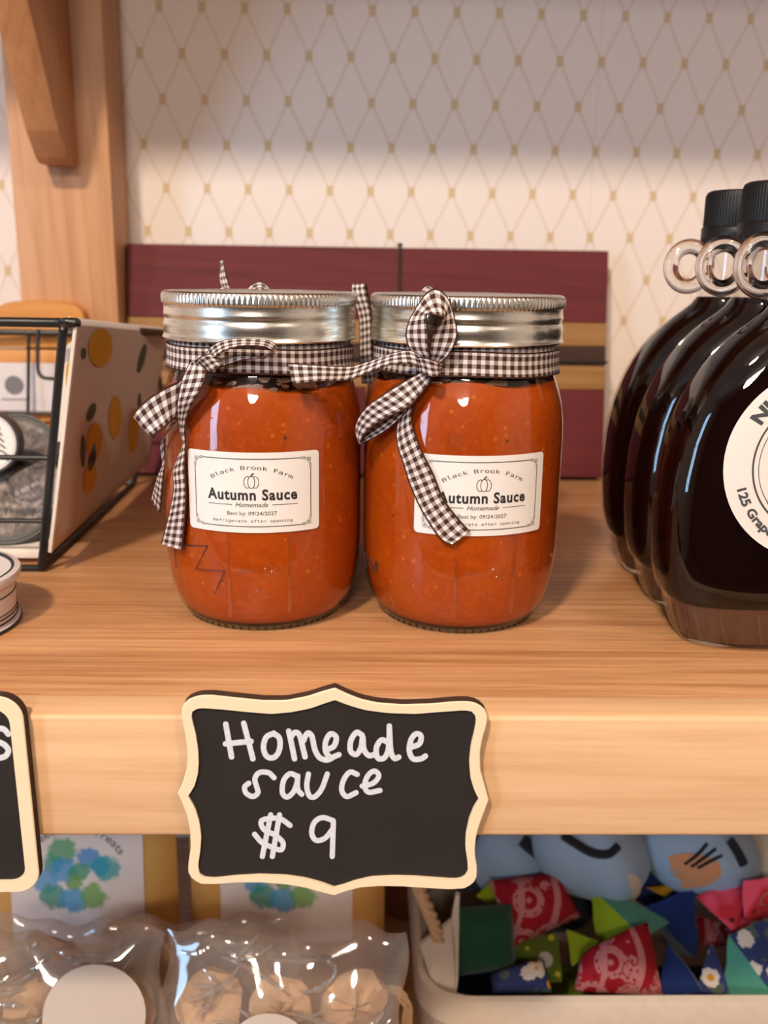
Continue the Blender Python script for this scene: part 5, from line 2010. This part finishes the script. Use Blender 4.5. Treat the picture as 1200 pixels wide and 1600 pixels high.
def bean_square(label, pts, th, mat, seed=1, name='bean_bag', cat='bean bag', rnd=0.0, group='bean bags in the fabric basket'):
    """Square bag from four picture corners; puffed to thickness th."""
    A = [at(*p) for p in pts]
    nrm = np.cross(A[1] - A[0], A[3] - A[0])
    nrm /= np.linalg.norm(nrm)
    if nrm[1] > 0:
        nrm = -nrm
    nn = 12
    V, Fc = [], []
    r_ = random.Random(seed)
    for s in (1, -1):
        for i in range(nn + 1):
            for j in range(nn + 1):
                u, w = i / nn, j / nn
                p = (A[0] * (1 - u) + A[1] * u) * (1 - w) + (A[3] * (1 - u) + A[2] * u) * w
                k = (1 - abs(2 * u - 1) ** 3.2) ** .55 * (1 - abs(2 * w - 1) ** 3.2) ** .55
                V.append(p + nrm * s * (th / 2 * k + 0.5 * math.sin(u * 9 + seed) * math.sin(w * 8 + seed) * k))
    m_ = (nn + 1) ** 2
    for s in (0, 1):
        for i in range(nn):
            for j in range(nn):
                a = s * m_ + i * (nn + 1) + j
                q = (a, a + nn + 1, a + nn + 2, a + 1)
                Fc.append(q if s else q[::-1])
    c = np.mean(V, axis=0)
    low = min(p[2] for p in V)
    o = mk(name, V, Fc, mat, None, (c[0], c[1], low))
    return tag(o, label, cat, group)


bean_square('plain dark green felt bean bag at the left end of the basket', [(712, 1418, 446), (800, 1412, 448), (806, 1512, 432), (716, 1525, 428)], 26, 'felt_green', 2)
bean_square('red bandana bean bag on top, right of the dark green one', [(765, 1376, 462), (868, 1362, 470), (908, 1432, 456), (800, 1480, 440)], 26, 'bandana_red', 3)
bean_tetra('lime green bean bag peeping out above the dark green felt one', [(742, 1400, 468), (764, 1378, 470), (790, 1420, 466), (770, 1410, 486)], ['cotton_lime'])
bean_tetra('lime bean bag with flower print beside the dark green felt one', [(800, 1480, 442), (870, 1452, 448), (880, 1536, 424), (800, 1536, 440)], ['lime_flower'], seed=4)
bean_square('white daisy bean bag along the front rim by the dark green one', [(766, 1522, 424), (850, 1500, 428), (862, 1550, 414), (770, 1552, 414)], 12, 'daisy_navy', 5)
bean_tetra('teal and lime pyramid bean bag in the middle of the basket', [(918, 1382, 462), (1056, 1436, 456), (934, 1484, 446), (1006, 1466, 434)], ['cotton_teal', 'cotton_lime'], (0, 1, 0, 0), seed=5, rnd=0.08)
bean_tetra('small teal and lime bean bag left of the lower bandana bag', [(884, 1452, 446), (938, 1470, 440), (894, 1510, 430), (925, 1490, 455)], ['cotton_teal', 'cotton_lime'], (1, 1, 0, 0), seed=6)
bean_square('red bandana bean bag at the front rim with a white flower', [(906, 1498, 430), (1012, 1440, 438), (1036, 1556, 414), (896, 1548, 416)], 26, 'bandana_red', 7)
bean_tetra('plain navy bean bag standing behind the front bandana bag', [(1008, 1416, 458), (1086, 1388, 462), (1090, 1500, 440), (1040, 1480, 472)], ['cotton_navy'], seed=8)
bean_tetra('plain navy bean bag wedged at the front rim', [(1040, 1470, 436), (1100, 1552, 416), (1030, 1556, 416), (1085, 1520, 444)], ['cotton_navy'], seed=9)
bean_tetra('navy daisy bean bag in the gap at the front rim', [(1112, 1470, 440), (1140, 1552, 418), (1086, 1552, 420), (1120, 1530, 450)], ['daisy_navy'], seed=10)
bean_tetra('watermelon print bean bag with black seeds', [(1084, 1400, 456), (1170, 1372, 462), (1146, 1460, 436), (1200, 1420, 468)], ['melon_print'], seed=11)
bean_tetra('second watermelon print bean bag at the right picture edge', [(1160, 1376, 450), (1230, 1368, 456), (1160, 1440, 440), (1230, 1430, 470)], ['melon_print'], seed=12)
bean_tetra('dark red patterned bean bag under the watermelon one', [(1086, 1430, 470), (1150, 1450, 456), (1096, 1478, 446), (1150, 1480, 466)], ['bandana_red'], seed=13)
bean_tetra('large daisy print bean bag with a teal side at the right edge', [(1140, 1462, 432), (1250, 1408, 446), (1126, 1566, 420), (1232, 1584, 408)], ['daisy_navy', 'cotton_teal'], (0, 1, 0, 0), seed=14, rnd=0.1)
bean_tetra('bright yellow bean bag glimpsed between the soft toys', [(1008, 1386, 480), (1056, 1384, 478), (1040, 1402, 470), (1034, 1392, 492)], ['cotton_yellow'], seed=15)
# packing under the visible ones
for k, (x, y, Y, m_, lb) in enumerate(((770, 1580, 448, 'cotton_navy', 'navy bean bag buried under the dark green felt one'), (905, 1590, 450, 'cotton_lime', 'lime bean bag buried under the small teal one'), (1060, 1590, 452, 'cotton_navy', 'navy bean bag buried under the wedge-shaped navy one'), (1180, 1600, 454, 'cotton_teal', 'teal bean bag buried under the large daisy one'))):
    bean_square(lb, [(x - 62, y - 75, Y + 24), (x + 62, y - 75, Y + 24), (x + 62, y + 10, Y - 10), (x - 62, y + 10, Y - 10)], 24, m_, 20 + k)


def toy(label, pc, r, mat, extra=(), tilt=0):
    """Stuffed fabric toy body: squashed ball with sewn-on patches and dark stripes."""
    c = at(*pc)
    t = thing('soft_toy', label, 'toy', c - np.array([0, 0, r[2]]), 'soft toys in the fabric basket')
    bm = bmesh.new()
    bmesh.ops.create_icosphere(bm, subdivisions=4, radius=1)
    v, f = from_bm(bm)
    q = np.array(Matrix.Rotation(math.radians(tilt), 3, 'Y'))
    v = [c + q @ (np.array(p) * np.array(r) * (1 + 0.03 * math.sin(5 * p[0] + 3 * p[2]))) for p in v]
    mk('toy_body', v, f, mat, t)

    def front(x, y, off):
        d = ray(x, y)
        o = np.array([0, 0, EYE]) - c
        qi = q.T
        dd, oo = (qi @ d) / r, (qi @ o) / r
        a, b, k = dd @ dd, 2 * dd @ oo, oo @ oo - 1
        disc = b * b - 4 * a * k
        tt = (-b - math.sqrt(max(disc, 0))) / (2 * a)
        p = np.array([0, 0, EYE]) + d * tt
        w = p - c
        return c + w * (1 + off / np.linalg.norm(w))
    for name, kind, P, w, m_ in extra:
        if kind == 'line':
            pts = catmull([front(x, y, 0.3) for x, y in P], 5)
            v, f = tube(pts, w, 7)
            mk(name, v, f, m_, t)
        else:
            (x0, y0), rx, ry = P
            V = [front(x0, y0, 0.5)] + [front(x0 + rx * s * math.cos(a), y0 + ry * s * math.sin(a), 0.5) for s in (.5, 1) for a in np.linspace(0, 2 * math.pi, 24, endpoint=False)]
            Fc = [(0, 1 + (i + 1) % 24, 1 + i) for i in range(24)] + [(1 + i, 1 + (i + 1) % 24, 25 + (i + 1) % 24, 25 + i) for i in range(24)]
            mk(name, V, Fc, m_, t)
    return t


toy('pale blue soft toy with a thick black arc on its side', (925, 1330, 478), np.array([36, 26, 27.0]), 'plush_blue',
    [('black_arc', 'line', [(880, 1305), (900, 1318), (925, 1332), (950, 1334), (965, 1322)], 2.6, 'plush_black'), ('cream_patch', 'patch', ((985, 1385), 16, 20), 0, 'plush_cream')], 24)
toy('pale blue soft toy with dark wedges behind the red bandana bag', (800, 1345, 492), np.array([24, 20, 26.0]), 'plush_blue',
    [('dark_wedge', 'line', [(815, 1312), (830, 1325), (852, 1345)], 4.0, 'plush_black')], -20)
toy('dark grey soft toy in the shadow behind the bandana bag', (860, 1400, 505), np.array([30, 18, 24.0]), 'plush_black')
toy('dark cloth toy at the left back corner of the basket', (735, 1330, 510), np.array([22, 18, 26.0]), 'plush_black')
toy('tan and blue soft toy with thin dark whisker stripes', (1095, 1330, 482), np.array([38, 26, 26.0]), 'plush_blue',
    [('tan_patch', 'patch', ((1075, 1360), 52, 27), 0, 'plush_tan'), ('whisker', 'line', [(1070, 1350), (1090, 1335), (1105, 1318)], 1.0, 'plush_black'), ('whisker', 'line', [(1080, 1354), (1100, 1340), (1118, 1326)], 1.0, 'plush_black'),
     ('whisker', 'line', [(1090, 1356), (1110, 1345), (1128, 1336)], 1.0, 'plush_black'), ('black_stripe', 'line', [(1138, 1312), (1150, 1330), (1160, 1350)], 3.2, 'plush_black')], 20)
toy('cream soft toy at the right edge above the watermelon bags', (1195, 1335, 486), np.array([18, 18, 22.0]), 'plush_cream')
toy('plain blue soft toy wedged between the two striped toys', (1025, 1345, 500), np.array([20, 16, 30.0]), 'cotton_navy')

bpy.context.view_layer.update()
